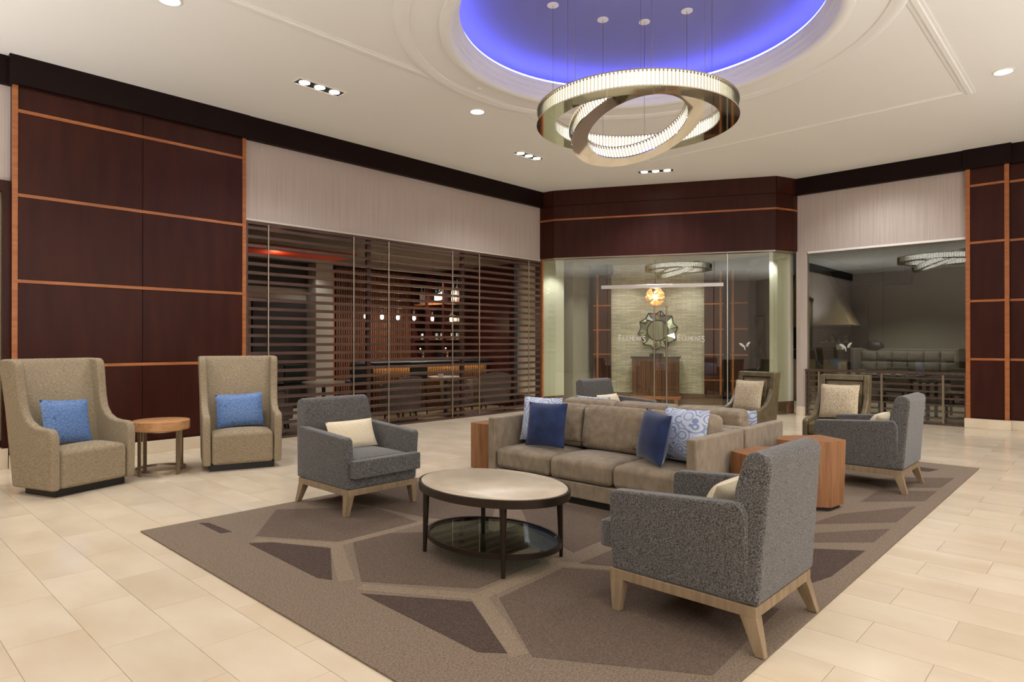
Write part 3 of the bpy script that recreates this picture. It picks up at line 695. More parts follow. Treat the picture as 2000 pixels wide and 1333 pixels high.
# ---------------------------------------------------------------- cushions
def on_chair(o, x, y, z): 
    return o.matrix_basis @ Vector((x, y, z))
bpy.context.view_layer.update()
pillow('cushion', 0.46, 0.41, 0.12, 'bluepat', on_chair(wing1, -0.075, -0.02, 0.43), wing1.rotation_euler.z + 0.08, -0.24, 'blue patterned satin cushion on the far left wing chair', 'blue satin cushions', roll=0.06)
pillow('cushion', 0.49, 0.37, 0.13, 'bluepat', on_chair(wing2, 0.0, 0.02, 0.43), wing2.rotation_euler.z, -0.24, 'blue patterned satin cushion on the wing chair right of the round table', 'blue satin cushions', roll=-0.03)
CL = 'cream lumbar cushions'
pillow('cushion', 0.46, 0.25, 0.13, 'cream', (3.11, 4.74, 0.46), 0.0, -0.42, 'cream lumbar cushion on the charcoal armchair left of the oval table', CL)
pillow('cushion', 0.46, 0.25, 0.13, 'cream', (3.06, 1.46, 0.46), PI, -0.42, 'cream lumbar cushion in the foreground armchair, half hidden by its back', CL)
pillow('cushion', 0.46, 0.25, 0.13, 'cream', (6.88, 1.73, 0.46), PI, -0.42, 'cream lumbar cushion on the turned-away armchair at right', CL)
pillow('cushion', 0.46, 0.25, 0.13, 'cream', (6.98, 4.76, 0.46), 0.0, -0.42, 'cream lumbar cushion on the armchair behind the sofas', CL)
pillow('cushion', 0.43, 0.42, 0.14, 'palepat', (4.60, 3.97, 0.43), -PI / 2 + 0.14, -0.20, 'pale blue leaf-print cushion behind the navy one at the sofa left end', 'pale leaf-print cushions')
pillow('cushion', 0.42, 0.40, 0.15, 'navy', (4.43, 3.76, 0.42), -PI / 2 + 0.10, -0.20, 'navy velvet cushion at the left end of the front sofa', 'navy cushions', roll=-0.02)
pillow('cushion', 0.43, 0.42, 0.14, 'palepat', (4.585, 2.50, 0.425), -PI / 2 - 0.16, -0.20, 'pale blue leaf-print cushion behind the navy one at the sofa right end', 'pale leaf-print cushions')
pillow('cushion', 0.42, 0.40, 0.15, 'navy', (4.43, 2.69, 0.42), -PI / 2 - 0.56, -0.20, 'navy velvet cushion tilted against the right arm of the front sofa', 'navy cushions', roll=0.05)
pillow('cushion', 0.42, 0.40, 0.14, 'palepat', (5.52, 3.95, 0.415), PI / 2, -0.22, 'pale leaf-print cushion peeking over the back of the rear sofa', 'pale leaf-print cushions')
pillow('cushion', 0.42, 0.36, 0.14, 'palepat', (5.62, 2.50, 0.415), PI / 2, -0.22, 'pale leaf-print cushion on the rear sofa below the left leather chair', 'pale leaf-print cushions')
pillow('cushion', 0.44, 0.42, 0.13, 'oat', on_chair(lea1, -0.01, 0.06, 0.43), lea1.rotation_euler.z, -0.22, 'oatmeal textured cushion on the leather chair by the glass doors', 'oatmeal cushions')
pillow('cushion', 0.44, 0.42, 0.13, 'oat', on_chair(lea2, -0.01, 0.06, 0.43), lea2.rotation_euler.z, -0.22, 'oatmeal textured cushion on the leather chair before the railing', 'oatmeal cushions')

# ---------------------------------------------------------------- tables
ct = thing('coffee_table', 'oval coffee table with pale stone top, dark metal legs and glass shelf', 'coffee table', (2.92, 2.91, 0.012))
ta, tb = 0.55, 0.395
MB().lathe([(0.965, 0.425), (0.965, 0.452), (0.955, 0.456)], 72, None, (tb, ta)).build('top', 'coftop', ct, smooth=True)
MB().lathe([(0.968, 0.402), (0.968, 0.450), (1.0, 0.450), (1.0, 0.402), (0.968, 0.402)], 72, None, (tb, ta)).build('rim', 'bronze', ct, smooth=True)
MB().lathe([(0.96, 0.404), (0.96, 0.424)], 72, None, (tb, ta)).build('underside', 'bronze', ct)
sa, sb = 0.49, 0.355
MB().lathe([(0.955, 0.115), (0.955, 0.123)], 64, None, (sb, sa)).build('shelf_glass', 'shelfg', ct)
MB().lathe([(0.958, 0.10), (0.958, 0.128), (1.0, 0.128), (1.0, 0.10), (0.958, 0.10)], 64, None, (sb, sa)).build('shelf_rim', 'bronze', ct, smooth=True)
for sx in (-1, 1):
    for sy in (-1, 1):
        MB().tube((sx * 0.262, sy * 0.350, 0), (sx * 0.255, sy * 0.342, 0.403), 0.012, 0.022, 14).build('leg', 'bronze', ct, smooth=True)
st = thing('side_table', 'small round oak side table with flat steel legs between the wing chairs', 'side table', (2.43, 7.29, 0))
MB().lathe([(0.262, 0.452), (0.27, 0.460), (0.27, 0.545), (0.264, 0.55)], 48).build('top', 'tabletop', st, smooth=True)
for k in range(4):
    a = math.radians(20 + 90 * k); q = Matrix.Rotation(a, 4, 'Z')
    MB().box((0.238, -0.02, 0), (0.252, 0.02, 0.452), q).build('leg', 'satin', st)
MB().lathe([(0.226, 0.035), (0.226, 0.06), (0.238, 0.06), (0.238, 0.035), (0.226, 0.035)], 40).build('base_ring', 'satin', st)
MB().lathe([(0.20, 0.436), (0.20, 0.4515)], 40).build('underframe', 'satin', st)
def block_table(label, top, z, shrink=0.94):
    cx = sum(p[0] for p in top) / len(top); cy = sum(p[1] for p in top) / len(top)
    t = thing('block_table', label, 'side table', (cx, cy, 0.012), 0, 'faceted walnut block tables')
    P = [(x - cx, y - cy) for x, y in top]
    a = sum(P[i][0] * P[(i + 1) % len(P)][1] - P[(i + 1) % len(P)][0] * P[i][1] for i in range(len(P)))
    if a < 0: P = P[::-1]
    bot = [(x * (shrink if i % 2 else 1.0), y * (shrink if i % 2 else 1.0)) for i, (x, y) in enumerate(P)]
    MB().prism([(x * 0.88, y * 0.88) for x, y in bot], 0, 0.03).build('plinth', 'black', t)
    n = len(P)
    body = MB().prism(bot, 0.03, z - 0.004, P).build('body', 'block', t)
    for i in range(n):     # veneer wedges of the top
        x0, y0 = P[i]; x1, y1 = P[(i + 1) % n]
        tri = [(x0 * 0.995, y0 * 0.995), (x1 * 0.995, y1 * 0.995), (0, 0)]
        o = MB().prism(tri, z - 0.004, z).build('veneer_wedge', 'block', t)
    return t
block_table('tall faceted walnut block table beside the sofa ends, behind the foreground chair', [(5.37, 2.06), (5.35, 1.88), (5.49, 1.67), (5.72, 1.63), (5.88, 1.88), (5.62, 2.09)], 0.55)
block_table('lower faceted walnut block table against the front sofa arm', [(4.75, 2.165), (4.63, 1.96), (4.82, 1.86), (5.05, 1.82), (5.26, 1.92), (5.09, 2.13)], 0.515)
block_table('walnut block table at the far left end of the sofa', [(4.70, 5.00), (4.68, 4.85), (4.76, 4.62), (5.02, 4.60), (5.12, 4.85), (4.98, 5.04)], 0.50)

# ---------------------------------------------------------------- vestibule behind the glass front
mS, LS = frame((12.28, 8.42), (13.62, 5.80))
vfl = None
S(ribbon([(10.0, 9.2), (10.28, 8.5), (12.2, 4.75), (12.8, 4.6)], 0.0, 6.0, 3.12, 3.2).build('ceiling_vestibule', 'grey'))
sw = S(MB().box((0.0, 0.0, 0.24), (2.02, 0.2, 3.12), mS).build('wall_stone', 'stack'))
def local_box(name, mat, m4, a, b, parent=None, bevel=0):
    o = MB().box(a, b).build(name, mat, parent, bevel); o.matrix_world = m4; return o
bpy.data.objects.remove(sw); sw = S(local_box('wall_stone', 'stack', mS, (0, 0, 0.24), (2.02, 0.2, 3.12)))
S(MB().box((-0.3, -0.02, 0.0), (2.4, 0.2, 0.24), mS).build('baseboard_stone', 'brownw'))
def vcol(x0, x1, y0, zt=3.12, strips=()):
    c = S(MB().box((x0, y0, 0.24), (x1, y0 + 0.3, zt - 0.22), mS).build('wall_vestibule_column', 'panel'))
    MB().box((x0 - 0.04, y0 - 0.05, zt - 0.22), (x1 + 0.04, y0 + 0.3, zt), mS).build('crown', 'crown', c)
    for s_ in strips: MB().box((s_ - 0.02, y0 - 0.012, 0.24), (s_ + 0.02, y0, zt - 0.22), mS).build('trim_strip', 'trimw', c)
    for z in (0.55, 1.1, 1.65, 2.2): MB().box((x0, y0 - 0.008, z - 0.012), (x1, y0, z + 0.012), mS).build('trim_strip', 'trimw', c)
vcol(-0.40, 0.0, -0.1, strips=(-0.30,)); vcol(2.02, 2.42, -0.1, strips=(2.36,)); vcol(2.55, 2.90, -0.3, strips=(2.6,))
S(MB().prism([(10.22, 8.74), (10.86, 8.66), (11.05, 9.5), (10.3, 9.5)], 0.24, 3.12).build('wall_vestibule_left', 'sage'))
S(MB().prism([(10.21, 8.73), (10.865, 8.645), (11.07, 9.51), (10.29, 9.51)], 0.0, 0.24).build('baseboard_vestibule', 'brownw'))
S(MB().prism([(10.9, 9.2), (12.6, 9.1), (12.6, 9.4), (10.9, 9.4)], 0.0, 3.12).build('wall_vestibule_back', 'dgrey'))
S(MB().prism([(11.25, 8.72), (12.1, 8.9), (12.1, 9.0), (11.25, 9.0)], 0.0, 3.12).build('wall_vestibule_return', 'grey'))
S(MB().prism([(12.38, 4.72), (12.80, 4.58), (12.9, 4.75), (12.5, 4.92)], 0.24, 3.12).build('wall_vestibule_right', 'sage'))
S(MB().prism([(12.37, 4.71), (12.81, 4.57), (12.91, 4.76), (12.49, 4.93)], 0.0, 0.24).build('baseboard_right', 'brownw'))
S(MB().prism([(14.6, 6.2), (13.35, 5.0), (13.45, 4.9), (14.75, 6.1)], 0.0, 3.12).build('wall_picture', 'dgrey'))
S(MB().prism([(14.6, 6.3), (14.75, 6.2), (16.2, 8.2), (16.05, 8.3)], 0.0, 3.12).build('wall_hall_end', 'dgrey'))
mP, LP = frame((14.6, 6.2), (13.35, 5.0))
pic = thing('framed_picture', 'dark framed poster hanging on the dim wall right of the doors', 'picture', (14.6, 6.2, 1.5))
for a, b in (((0.3, -0.04, -.47), (0.95, 0, -.42)), ((0.3, -.04, .42), (0.95, 0, .47)), ((0.3, -.04, -.42), (0.36, 0, .42)), ((0.89, -.04, -.42), (0.95, 0, .42))):
    o = MB().box(a, b).build('frame_bar', 'black', pic)
o = MB().box((0.36, -0.02, -.42), (0.89, -0.002, .42)).build('print', 'art', pic)
pic.matrix_world = Matrix.Translation((14.6, 6.2, 1.5)) @ mP.to_3x3().to_4x4()
# console, mirror, lamp
mC = mS @ Matrix.Translation((1.0, -0.36, 0))
con = thing('console_cabinet', 'ribbed walnut console cabinet under the sunburst mirror', 'cabinet')
MB().box((-0.50, 0.0, 0.20), (0.50, 0.30, 1.02)).build('body', 'slatw', con)
for k in range(20): MB().box((-0.495 + k * 0.0495, -0.012, 0.21), (-0.457 + k * 0.0495, 0.0, 1.0)).build('rib', 'slatw', con)
MB().box((-0.53, -0.02, 1.02), (0.53, 0.31, 1.055)).build('top', 'dark', con)
MB().box((-0.53, -0.02, 0.13), (0.53, 0.31, 0.20)).build('base_rail', 'trimw', con)
for x in (-0.46, 0.40): 
    for y in (0.0, 0.24): MB().box((x, y, 0.0), (x + 0.07, y + 0.06, 0.13)).build('leg', 'trimw', con)
con.matrix_world = mC
bx = tag(MB().box((-0.13, 0.05, 1.056), (0.16, 0.25, 1.11)).box((-0.12, 0.06, 1.11), (0.15, 0.24, 1.125)).build('tray', 'black'), 'flat black tray on the console cabinet', 'tray'); bx.matrix_world = mC
mir = thing('sunburst_mirror', 'round mirror with pointed mirrored rays on the stone wall', 'mirror')
MB().lathe([(0.22, 0), (0.22, 0.03)], 40).build('glass', 'mirror', mir)
MB().lathe([(0.215, 0.0), (0.215, 0.045), (0.24, 0.045), (0.24, 0.0), (0.215, 0.0)], 40).build('inner_ring', 'bronze', mir)
for k in range(10):
    a0, a1 = 2 * PI * (k + .25) / 10, 2 * PI * (k + 1.25) / 10; am = (a0 + a1) / 2
    pl = [(0.24 * math.cos(a0), 0.24 * math.sin(a0)), (0.44 * math.cos(a0), 0.44 * math.sin(a0)), (0.37 * math.cos(am), 0.37 * math.sin(am)), (0.44 * math.cos(a1), 0.44 * math.sin(a1)), (0.24 * math.cos(a1), 0.24 * math.sin(a1))]
    ry = MB(); tz = random.uniform(0.004, 0.02); ry.add([(x, y, 0.0) for x, y in pl] + [(x, y, 0.034 if math.hypot(x, y) < .3 else tz) for x, y in pl],
           [(4, 3, 2, 1, 0), (5, 6, 7), (5, 7, 9), (7, 8, 9)] + [(i, (i + 1) % 5, 5 + (i + 1) % 5, 5 + i) for i in range(5)]); ry.build('ray', 'mirror', mir)
    e = MB()
    for p, q in ((pl[0], pl[1]), (pl[1], pl[2]), (pl[2], pl[3])): e.tube((p[0], p[1], 0.018), (q[0], q[1], 0.018), 0.011, n=6)
    e.build('ray_edge', 'bronze', mir)
mir.matrix_world = mS @ Matrix.Translation((1.03, -0.003, 1.63)) @ Matrix.Rotation(PI / 2, 4, 'X')
pl = thing('pendant_lamp', 'glowing amber glass blossom pendant behind the glass doors', 'lamp')
for k in range(46):
    v = Vector((random.gauss(0, 1), random.gauss(0, 1), random.gauss(0, 1))).normalized()
    q = v.to_track_quat('Z', 'Y').to_matrix().to_4x4()
    MB().lathe([(0.008, 0.05), (0.02, 0.12), (0.045, 0.18), (0.03, 0.20)], 6, q).build('petal', 'petal', pl)
MB().lathe([(0.02, -0.05), (0.05, 0), (0.02, 0.05)], 12).build('bulb', 'lampw', pl)
MB().tube((0, 0, 0.05), (0, 0, 0.78), 0.006).build('stem', 'bronze', pl)
pl.matrix_world = mS @ Matrix.Translation((1.02, -0.75, 2.33))
pp = mS @ Vector((1.02, -0.75, 2.33)); lamp('POINT', 'pendant_light', pp, 9 * K, (1, 0.7, 0.42), 0.12)
for s_, y in ((0.3, -0.6), (1.7, -0.6), (1.0, -1.4), (-1.2, -1.0), (1.0, -2.2)):
    lamp('SPOT', 'vestibule_downlight', mS @ Vector((s_, y, 3.08)), 72 * K, size=0.06, spot=110, blend=0.7)
lamp('SPOT', 'edge_downlight', (10.45, 8.3, 3.0), 40 * K, size=0.05, spot=120); lamp('SPOT', 'edge_downlight', (12.35, 5.0, 3.0), 25 * K, size=0.05, spot=120)

# ---------------------------------------------------------------- bar behind the screen
S(MB().box((3.0, 12.6, 0), (10.4, 12.75, 3.1)).build('wall_bar_back', 'grey'))
S(MB().box((3.0, YA + 0.16, 3.04), (10.25, 12.7, 3.14)).build('ceiling_bar', 'dgrey'))
S(MB().box((10.05, 9.5, 0), (10.2, 12.7, 3.04)).build('wall_bar_right', 'panel'))
S(MB().box((2.8, 8.9, 0), (3.0, 12.7, 3.04)).build('wall_bar_left', 'panel'))
bc = S(MB().box((4.9, 10.6, 2.98), (7.0, 11.7, 3.035)).build('trim_2', plain('red_coffer', (190, 70, 40), 0.6)))
lamp('POINT', 'coffer_lamp', (5.6, 11.1, 2.85), 4 * K, (1, 0.4, 0.2), 0.1)
S(MB().box((5.85, 12.5, 0), (7.0, 12.598, 2.25)).build('door_4', 'dark'))
S(MB().box((3.0, 12.52, 2.5), (7.5, 12.598, 3.04)).build('trim_3', 'dark'))
bcl = S(MB().box((7.05, 12.2, 0), (7.45, 12.598, 3.03)).build('wall_bar_pier', 'grey'))
rw = S(MB().box((7.62, 12.45, 0), (10.04, 12.598, 3.03)).build('wall_ribbed', 'panel'))
for k in range(40): MB().box((7.66 + k * 0.059, 12.41, 0.1), (7.70 + k * 0.059, 12.45, 3.0)).build('rib', 'slatw', rw)
MB().box((7.56, 12.42, 0.1), (7.62, 12.598, 2.9)).build('trim_strip', 'trimw', rw)
bar = thing('bar_counter', 'long bar counter with dark top and lit ribbed front behind the slat screen', 'bar counter', (6.9, 10.0, 0))
MB().box((0, 0, 0.06), (2.95, 0.55, 0.94)).build('body', 'panel', bar)
for k in range(48): MB().box((0.03 + k * 0.061, -0.018, 0.08), (0.075 + k * 0.061, 0, 0.93)).build('front_rib', 'brownw', bar)
MB().box((-0.05, -0.16, 0.94), (3.0, 0.6, 0.99)).build('top', 'black', bar, bevel=0.006)
MB().box((0.05, -0.10, 0.925), (2.9, -0.085, 0.938)).build('light_strip', 'barled', bar)
MB().box((-0.05, -0.16, 0.905), (3.0, -0.15, 0.94)).build('front_lip', 'black', bar)
bb = thing('back_bar', 'dark wooden back bar cabinet with bottle shelves', 'cabinet', (10.04, 0, 0))
MB().box((-0.05, 10.62, 0.1), (0, 12.40, 2.95)).build('back_panel', 'dark', bb)
MB().box((-0.34, 10.62, 0.0), (-0.05, 12.40, 0.9)).build('base', 'panel', bb)
MB().box((-0.32, 10.62, 2.24), (-0.05, 12.40, 2.29)).build('shelf', 'trimw', bb)
for z in (1.42, 1.82): MB().box((-0.30, 10.68, z), (-0.05, 12.34, z + 0.02)).build('shelf', 'brownw', bb)
for y in (10.62, 11.2, 11.8, 12.34): MB().box((-0.36, y, 0.9), (-0.05, y + 0.06, 2.95)).build('upright', 'panel', bb)
def make_bottle(h, r, mat, label, loc, lab=True):
    t = thing('bottle', label, 'bottle', loc, 0, 'bottles on the back bar')
    MB().lathe([(r * 0.9, 0), (r, 0.01), (r, h * 0.58), (r * 0.75, h * 0.66), (r * 0.3, h * 0.74), (r * 0.28, h * 0.97), (r * 0.34, h)], 12).build('glass', mat, t, smooth=True)
    if lab: MB().lathe([(r * 1.02, h * 0.12), (r * 1.02, h * 0.48)], 12).build('label', 'label', t)
    return t
ys = [12.22, 12.1, 11.98, 11.68, 11.55, 11.45, 11.325, 11.08, 10.95, 10.82]
names = ['clear bottle at the left end of the top back-bar shelf', 'clear bottle second from left on the top back-bar shelf', 'slim clear bottle third from left on the top back-bar shelf', 'dark wine bottle in the middle bay of the top back-bar shelf, leftmost', 'dark wine bottle in the middle bay of the top back-bar shelf, second', 'tall dark bottle with white label in the middle bay of the top shelf', 'dark bottle next to the upright on the top back-bar shelf', 'clear square bottle at the left of the right bay, top shelf', 'tall pale bottle in the middle of the right bay, top shelf', 'pale bottle at the right end of the top back-bar shelf']
for k, y in enumerate(ys):
    make_bottle([.44, .44, .42, .46, .46, .52, .42, .40, .50, .46][k], .05, 'clearb' if k in (0, 1, 2, 7, 8, 9) else 'bottle', names[k], (9.87, y, 2.291))
for k in range(9):
    y = 10.76 + k * 0.18
    if min(abs(y - u - .03) for u in (11.2, 11.8)) < .08: continue
    tag(MB().lathe([(0.03, 1.441), (0.04, 1.47), (0.038, 1.58)], 10, Matrix.Translation((9.87, y, 0))).build('tumbler', 'clearb'), ['first','second','third','fourth','fifth','sixth','seventh','eighth','ninth'][8 - k] + ' small glass from the left on the lower back-bar shelf', 'glass', 'glasses on the lower back-bar shelf')
for k in range(3):
    tag(MB().box((9.80, 10.74 + k * 0.15, 1.841), (9.9, 10.84 + k * 0.15, 1.93 + 0.03 * k)).build('menu_card', 'label'), ['right', 'middle', 'left'][k] + ' small pale card standing on the middle back-bar shelf', 'card', 'cards on the back bar')
# beer tap
tap = thing('beer_tap', 'curved steel beer tap standing on the bar counter', 'tap', (8.35, 10.3, 0.99))
MB().tube((0, 0, 0), (0, 0, 0.18), 0.03).build('column', 'chrome', tap, smooth=True); MB().tube((0, 0, 0.17), (-0.1, -0.05, 0.25), 0.022).build('spout', 'chrome', tap); MB().tube((-0.1, -0.05, 0.25), (-0.14, -0.07, 0.16), 0.018).build('nozzle', 'chrome', tap)
dup(tap, (9.0, 10.3, 0.99), 0, 'second steel beer tap further right on the bar counter')
tap['label'] = 'left steel beer tap on the bar counter'
# pendants over the bar
pb = None
for k, px in enumerate((7.05, 7.42, 7.80, 8.2, 8.68, 9.2)):
    lab = ['leftmost', 'second', 'third', 'fourth', 'fifth', 'rightmost'][k] + ' bare filament bulb pendant of the six over the bar'
    if not pb:
        pb = thing('bulb_pendant', lab, 'lamp', (px, 10.4, 1.86), 0, 'bulb pendants over the bar')
        MB().lathe([(0.012, -0.05), (0.03, -0.03), (0.034, 0.0), (0.02, 0.05), (0.012, 0.07)], 12).build('bulb', 'bulb', pb, smooth=True)
        MB().tube((0, 0, 0.07), (0, 0, 0.14), 0.016).build('socket', 'satin', pb); MB().tube((0, 0, 0.14), (0, 0, 1.18), 0.003, n=6).build('cord', 'black', pb)
    else: dup(pb, (px, 10.4, 1.86), 0, lab)
    lamp('POINT', 'bulb_lamp', (px, 10.33, 1.74), 3.5 * K, (1, 0.68, 0.4), 0.04)
# tub chairs, tables, stools
def make_tub(label, loc, rz):
    t = thing('tub_chair', label, 'armchair', loc, rz, 'grey tub chairs in the bar')
    n = 20; mb = MB(); vs = []; fs = []
    for i in range(n + 1):
        a = math.radians(-30 + 240 * i / n); h = 0.62 + 0.16 * max(0, math.sin(a))
        for r, z in ((0.34, 0.18), (0.38, h), (0.33, h), (0.29, 0.18)): vs.append((r * math.cos(a), r * math.sin(a), z))
    for i in range(n):
        for j in range(4):
            p = i * 4 + j; q = i * 4 + (j + 1) % 4; fs.append((p, q, q + 4, p + 4))
    fs += [(3, 2, 1, 0), tuple(n * 4 + j for j in range(4))]
    mb.add(vs, fs).build('shell', 'tub', t, smooth=True)
    MB().lathe([(0.28, 0.2), (0.285, 0.38), (0.25, 0.42)], 24).build('seat', 'tub', t, smooth=True)
    for sx in (-1, 1):
        for sy in (-1, 1): MB().tube((sx * .2, sy * .2, 0), (sx * .18, sy * .18, 0.2), 0.016).build('leg', 'black', t)
    return t
tub0 = make_tub('grey tub chair seen from behind at the left of the right bar table', (7.0, 9.25, 0), PI)
dup(tub0, (8.55, 9.45, 0), 0.3, 'grey tub chair with rounded back behind the right bar table'); dup(tub0, (9.35, 9.3, 0), 2.6, 'large grey tub chair at the right end behind the screen')
dup(tub0, (4.72, 9.4, 0), 1.0, 'grey tub chair at the left behind the screen')
def make_btable(label, loc):
    t = thing('bar_table', label, 'table', loc, 0, 'round bar tables')
    MB().lathe([(0.34, 0.70), (0.34, 0.725)], 28).build('top', 'coftop', t); MB().tube((0, 0, 0.03), (0, 0, 0.70), 0.03).build('column', 'black', t); MB().lathe([(0.22, 0), (0.2, 0.03)], 24).build('foot', 'black', t)
    return t
bt = make_btable('round bar table between the tub chairs at the right', (8.0, 9.2, 0)); dup(bt, (5.6, 9.45, 0), 0, 'round bar table at the left behind the screen')
tag(MB().box((7.83, 9.15, 0.726), (7.90, 9.22, 0.80)).build('candle_holder', 'white'), 'small white candle holder on the right bar table', 'candle holder')
def make_stool(label, loc):
    t = thing('bar_stool', label, 'stool', loc, 0, 'dark bar stools')
    MB().box((-0.2, -0.2, 0.62), (0.2, 0.2, 0.70)).build('seat', 'green', t, bevel=0.02); MB().box((-0.2, -0.22, 0.70), (0.2, -0.17, 1.0)).build('backrest', 'green', t, bevel=0.015)
    for sx in (-1, 1):
        for sy in (-1, 1): MB().tube((sx * .2, sy * .2, 0), (sx * .17, sy * .17, 0.63), 0.014).build('leg', 'black', t)
    return t
s0 = make_stool('leftmost dark green bar stool at the counter', (6.36, 9.72, 0)); dup(s0, (7.62, 9.72, 0), 0, 'second dark green bar stool from the left at the counter')
dup(s0, (5.25, 10.02, 0), 0.2, 'dark green stool right behind the wing chair'); 
lamp('SPOT', 'bar_downlight_and_fill', (8.2, 11.4, 3.0), 70 * K, size=0.06, spot=120); lamp('SPOT', 'bar_downlight_and_fill', (5.6, 10.8, 2.9), 22 * K, size=0.06, spot=120); lamp('SPOT', 'bar_downlight_and_fill', (9.3, 11.3, 3.0), 150 * K, size=0.06, spot=120)  # the spot by the back bar is an added light for the bottles
lamp('SPOT', 'bar_downlight_and_fill', (8.4, 9.1, 3.0), 28 * K, size=0.06, spot=120); lamp('SPOT', 'bar_downlight_and_fill', (6.9, 11.8, 3.0), 25 * K, size=0.06, spot=120)

# ---------------------------------------------------------------- dining room behind the window
S(MB().box((17.7, 0.6, 0), (17.85, 5.4, 3.2)).build('wall_dining_back', 'grey'))
S(MB().box((12.80, 0.5, 3.12), (18, 4.5, 3.2)).build('ceiling_dining', 'dgrey')); S(MB().box((12.85, 0.4, 0), (18, 0.55, 3.12)).build('wall_dining_right', 'panel'))
S(MB().box((17.2, 0.9, 0), (17.65, 2.35, 3.1)).build('wall_dining_column', 'panel'))
S(MB().box((17.0, 3.6, 2.75), (17.69, 5.4, 3.12)).build('trim_4', 'dark'))
bq = thing('banquette', 'grey button-tufted banquette behind the dining room window', 'sofa', (16.6, 3.5, 0), -PI / 2)
for k in range(6):
    for j in range(2):
        cushion_block((-0.95 + k * 0.317, -0.26 + j * 0.24, -0.05), (-0.635 + k * 0.317, -0.03 + j * 0.24, 0.05), 'tub', bq, 'tufted_pad', 0.05, 0.03).rotation_euler = (PI / 2 - 0.08, 0, 0)
for c in bq.children: c.location = (0, 0.25, 0.96)
MB().box((-0.99, 0.31, 0.3), (0.99, 0.45, 1.22)).build('back_frame', 'tub', bq, bevel=0.03)
MB().box((-0.9, -0.25, 0), (0.9, 0.4, 0.15)).build('plinth', 'black', bq)
MB().box((-0.95, -0.3, 0.15), (0.95, 0.2, 0.47)).build('seat', 'tub', bq, bevel=0.04)
for s_ in (-1, 1): MB().box((min(s_ * .96, s_ * 1.06), -0.3, 0.1), (max(s_ * .96, s_ * 1.06), 0.45, 1.24)).build('side_wing', 'tub', bq, bevel=0.03)
hood = thing('chimney_hood', 'tan tapering extractor hood over the open kitchen counter', 'hood', (16.6, 5.3, 0))
MB().prism([(-0.3, -0.75), (0.5, -0.75), (0.5, 0.6), (-0.3, 0.6)], 1.78, 3.1, [(0.0, -0.1), (0.5, -0.1), (0.5, 0.6), (0.0, 0.6)]).build('canopy', plain('tan_plaster', (150, 128, 96), 0.8), hood)
MB().box((-0.32, -0.77, 1.74), (0.5, 0.6, 1.78)).build('lip', 'steel', hood)
S(MB().box((17.12, 4.4, 0), (17.2, 6.2, 3.1)).build('wall_kitchen', 'dark'))
kc = thing('kitchen_counter', 'dark stone counter with beige front at the left of the dining room', 'counter', (16.0, 4.9, 0))
MB().box((-0.3, -0.27, 0), (0.5, 1.2, 0.98)).build('body', plain('beige_front', (156, 138, 112), 0.6), kc); MB().box((-0.34, -0.3, 0.98), (0.5, 1.2, 1.2)).build('top', 'black', kc)
MB().box((-0.31, 0.05, 0.0), (-0.29, 0.22, 0.98)).build('divider', 'dark', kc)
MB().box((-0.345, -0.3, 1.201), (-0.25, 1.2, 1.212)).build('steel_edge', 'steel', kc)
sh = tag(MB().box((16.9, 4.75, 1.36), (17.1, 5.4, 1.375)).build('wall_shelf', 'steel'), 'thin steel shelf above the kitchen counter', 'shelf')
for k in range(4):
    tag(MB().lathe([(0.05, 0), (0.055, 0.06), (0.02, 0.10), (0.04, 0.14), (0.01, 0.20)], 10, Matrix.Translation((17.0, 4.84 + k * 0.15, 1.376))).build('jar', 'satin'), ['rightmost', 'third', 'second', 'leftmost'][3 - k if False else 3 - (3 - k)] + ' shiny jar in the row of four above the kitchen counter', 'jar', 'jars above the kitchen counter')
tag(MB().box((16.0, 4.64, 1.2015), (16.14, 4.76, 1.32)).build('canister', 'label'), 'square cream canister at the end of the kitchen counter', 'canister')
bag = MB(); bag.lathe([(0.20, 0), (0.215, 0.04), (0.19, 0.11), (0.13, 0.165), (0.05, 0.185), (0.01, 0.187)], 20, Matrix.Translation((16.98, 4.22, 1.224)), (0.55, 1.0))
tag(bag.build('bag', 'black', smooth=True), 'black rounded bag slumped on the left end of the banquette back', 'bag')
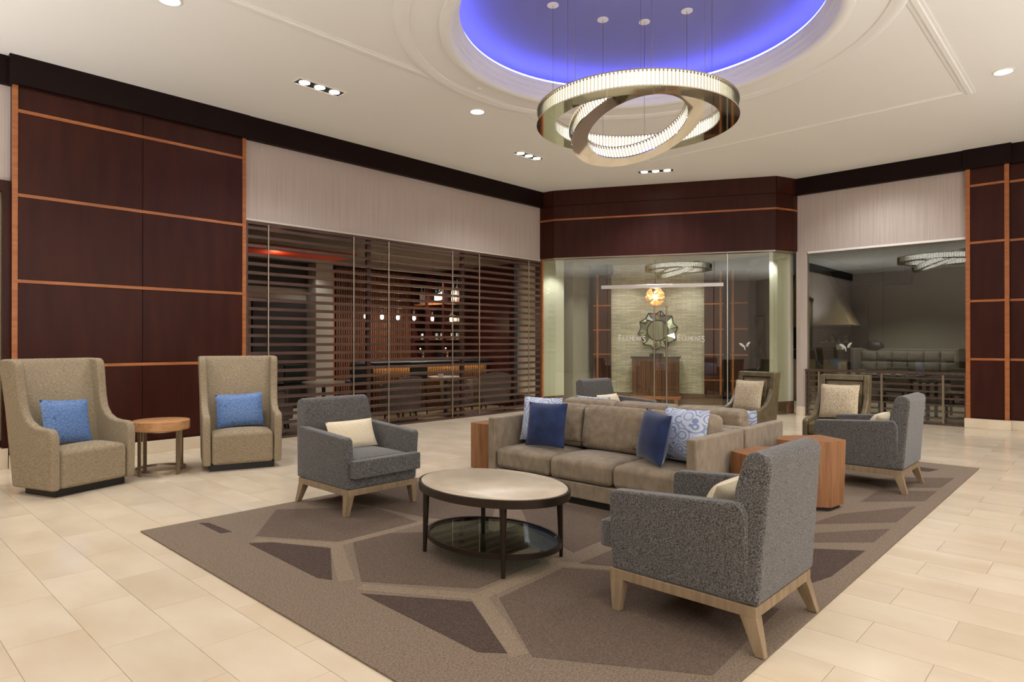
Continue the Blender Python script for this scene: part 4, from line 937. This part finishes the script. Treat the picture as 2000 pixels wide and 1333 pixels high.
def make_dtable(label, loc):
    t = thing('dining_table', label, 'table', loc, 0, 'dark dining tables')
    MB().box((-0.38, -0.55, 0.72), (0.38, 0.55, 0.755)).build('top', 'dark', t)
    for sx in (-1, 1):
        for sy in (-1, 1): MB().box((sx * .35 - .025, sy * .5 - .025, 0), (sx * .35 + .025, sy * .5 + .025, 0.72)).build('leg', 'black', t)
    return t
dt = make_dtable('dark dining table set with white cups behind the railing', (13.6, 3.2, 0)); dup(dt, (13.6, 1.95, 0), 0, 'dark dining table at the right behind the railing')
cup0 = None
for k, (x, y) in enumerate(((13.35, 3.68), (13.4, 3.52), (13.35, 3.32), (13.4, 3.12), (13.35, 2.92), (13.7, 3.5), (13.75, 3.2), (13.7, 2.95))):
    lab = 'white cup and saucer, ' + ['first', 'second', 'third', 'fourth', 'fifth', 'first', 'second', 'third'][k] + ' from left in the ' + ('front' if k < 5 else 'rear') + ' row on the dining table'
    if not cup0:
        cup0 = thing('cup', lab, 'cup', (x, y, 0.756), 0, 'white cups on the dining table')
        MB().lathe([(0.03, 0.012), (0.045, 0.03), (0.05, 0.07), (0.045, 0.07), (0.03, 0.03)], 14).build('bowl', 'white', cup0, smooth=True); MB().lathe([(0.04, 0), (0.08, 0.012)], 16).build('saucer', 'white', cup0)
    else: dup(cup0, (x, y, 0.756), 0, lab)
def make_dchair(label, loc, rz):
    t = thing('dining_chair', label, 'chair', loc, rz, 'dark dining chairs')
    MB().box((-0.22, -0.22, 0.40), (0.22, 0.22, 0.47)).build('seat', 'tub', t, bevel=0.02); MB().box((-0.21, 0.19, 0.47), (0.21, 0.24, 0.88)).build('backrest', 'tub', t, bevel=0.02)
    for sx in (-1, 1):
        for sy in (-1, 1): MB().box((sx * .2 - .02, sy * .2 - .02, 0), (sx * .2 + .02, sy * .2 + .02, 0.40)).build('leg', 'black', t)
    return t
dc = make_dchair('dark dining chair at the left table behind the railing', (14.25, 3.2, 0), -PI / 2); dup(dc, (14.25, 2.1, 0), -PI / 2, 'dark dining chair at the right table behind the railing')
lamp('SPOT', 'dining_downlight', (15.8, 3.4, 3.08), 150 * K, size=0.06, spot=120); lamp('SPOT', 'dining_downlight', (13.6, 3.0, 3.08), 50 * K, size=0.06, spot=110); lamp('SPOT', 'dining_downlight', (15.9, 4.2, 3.05), 28 * K, size=0.06, spot=110)
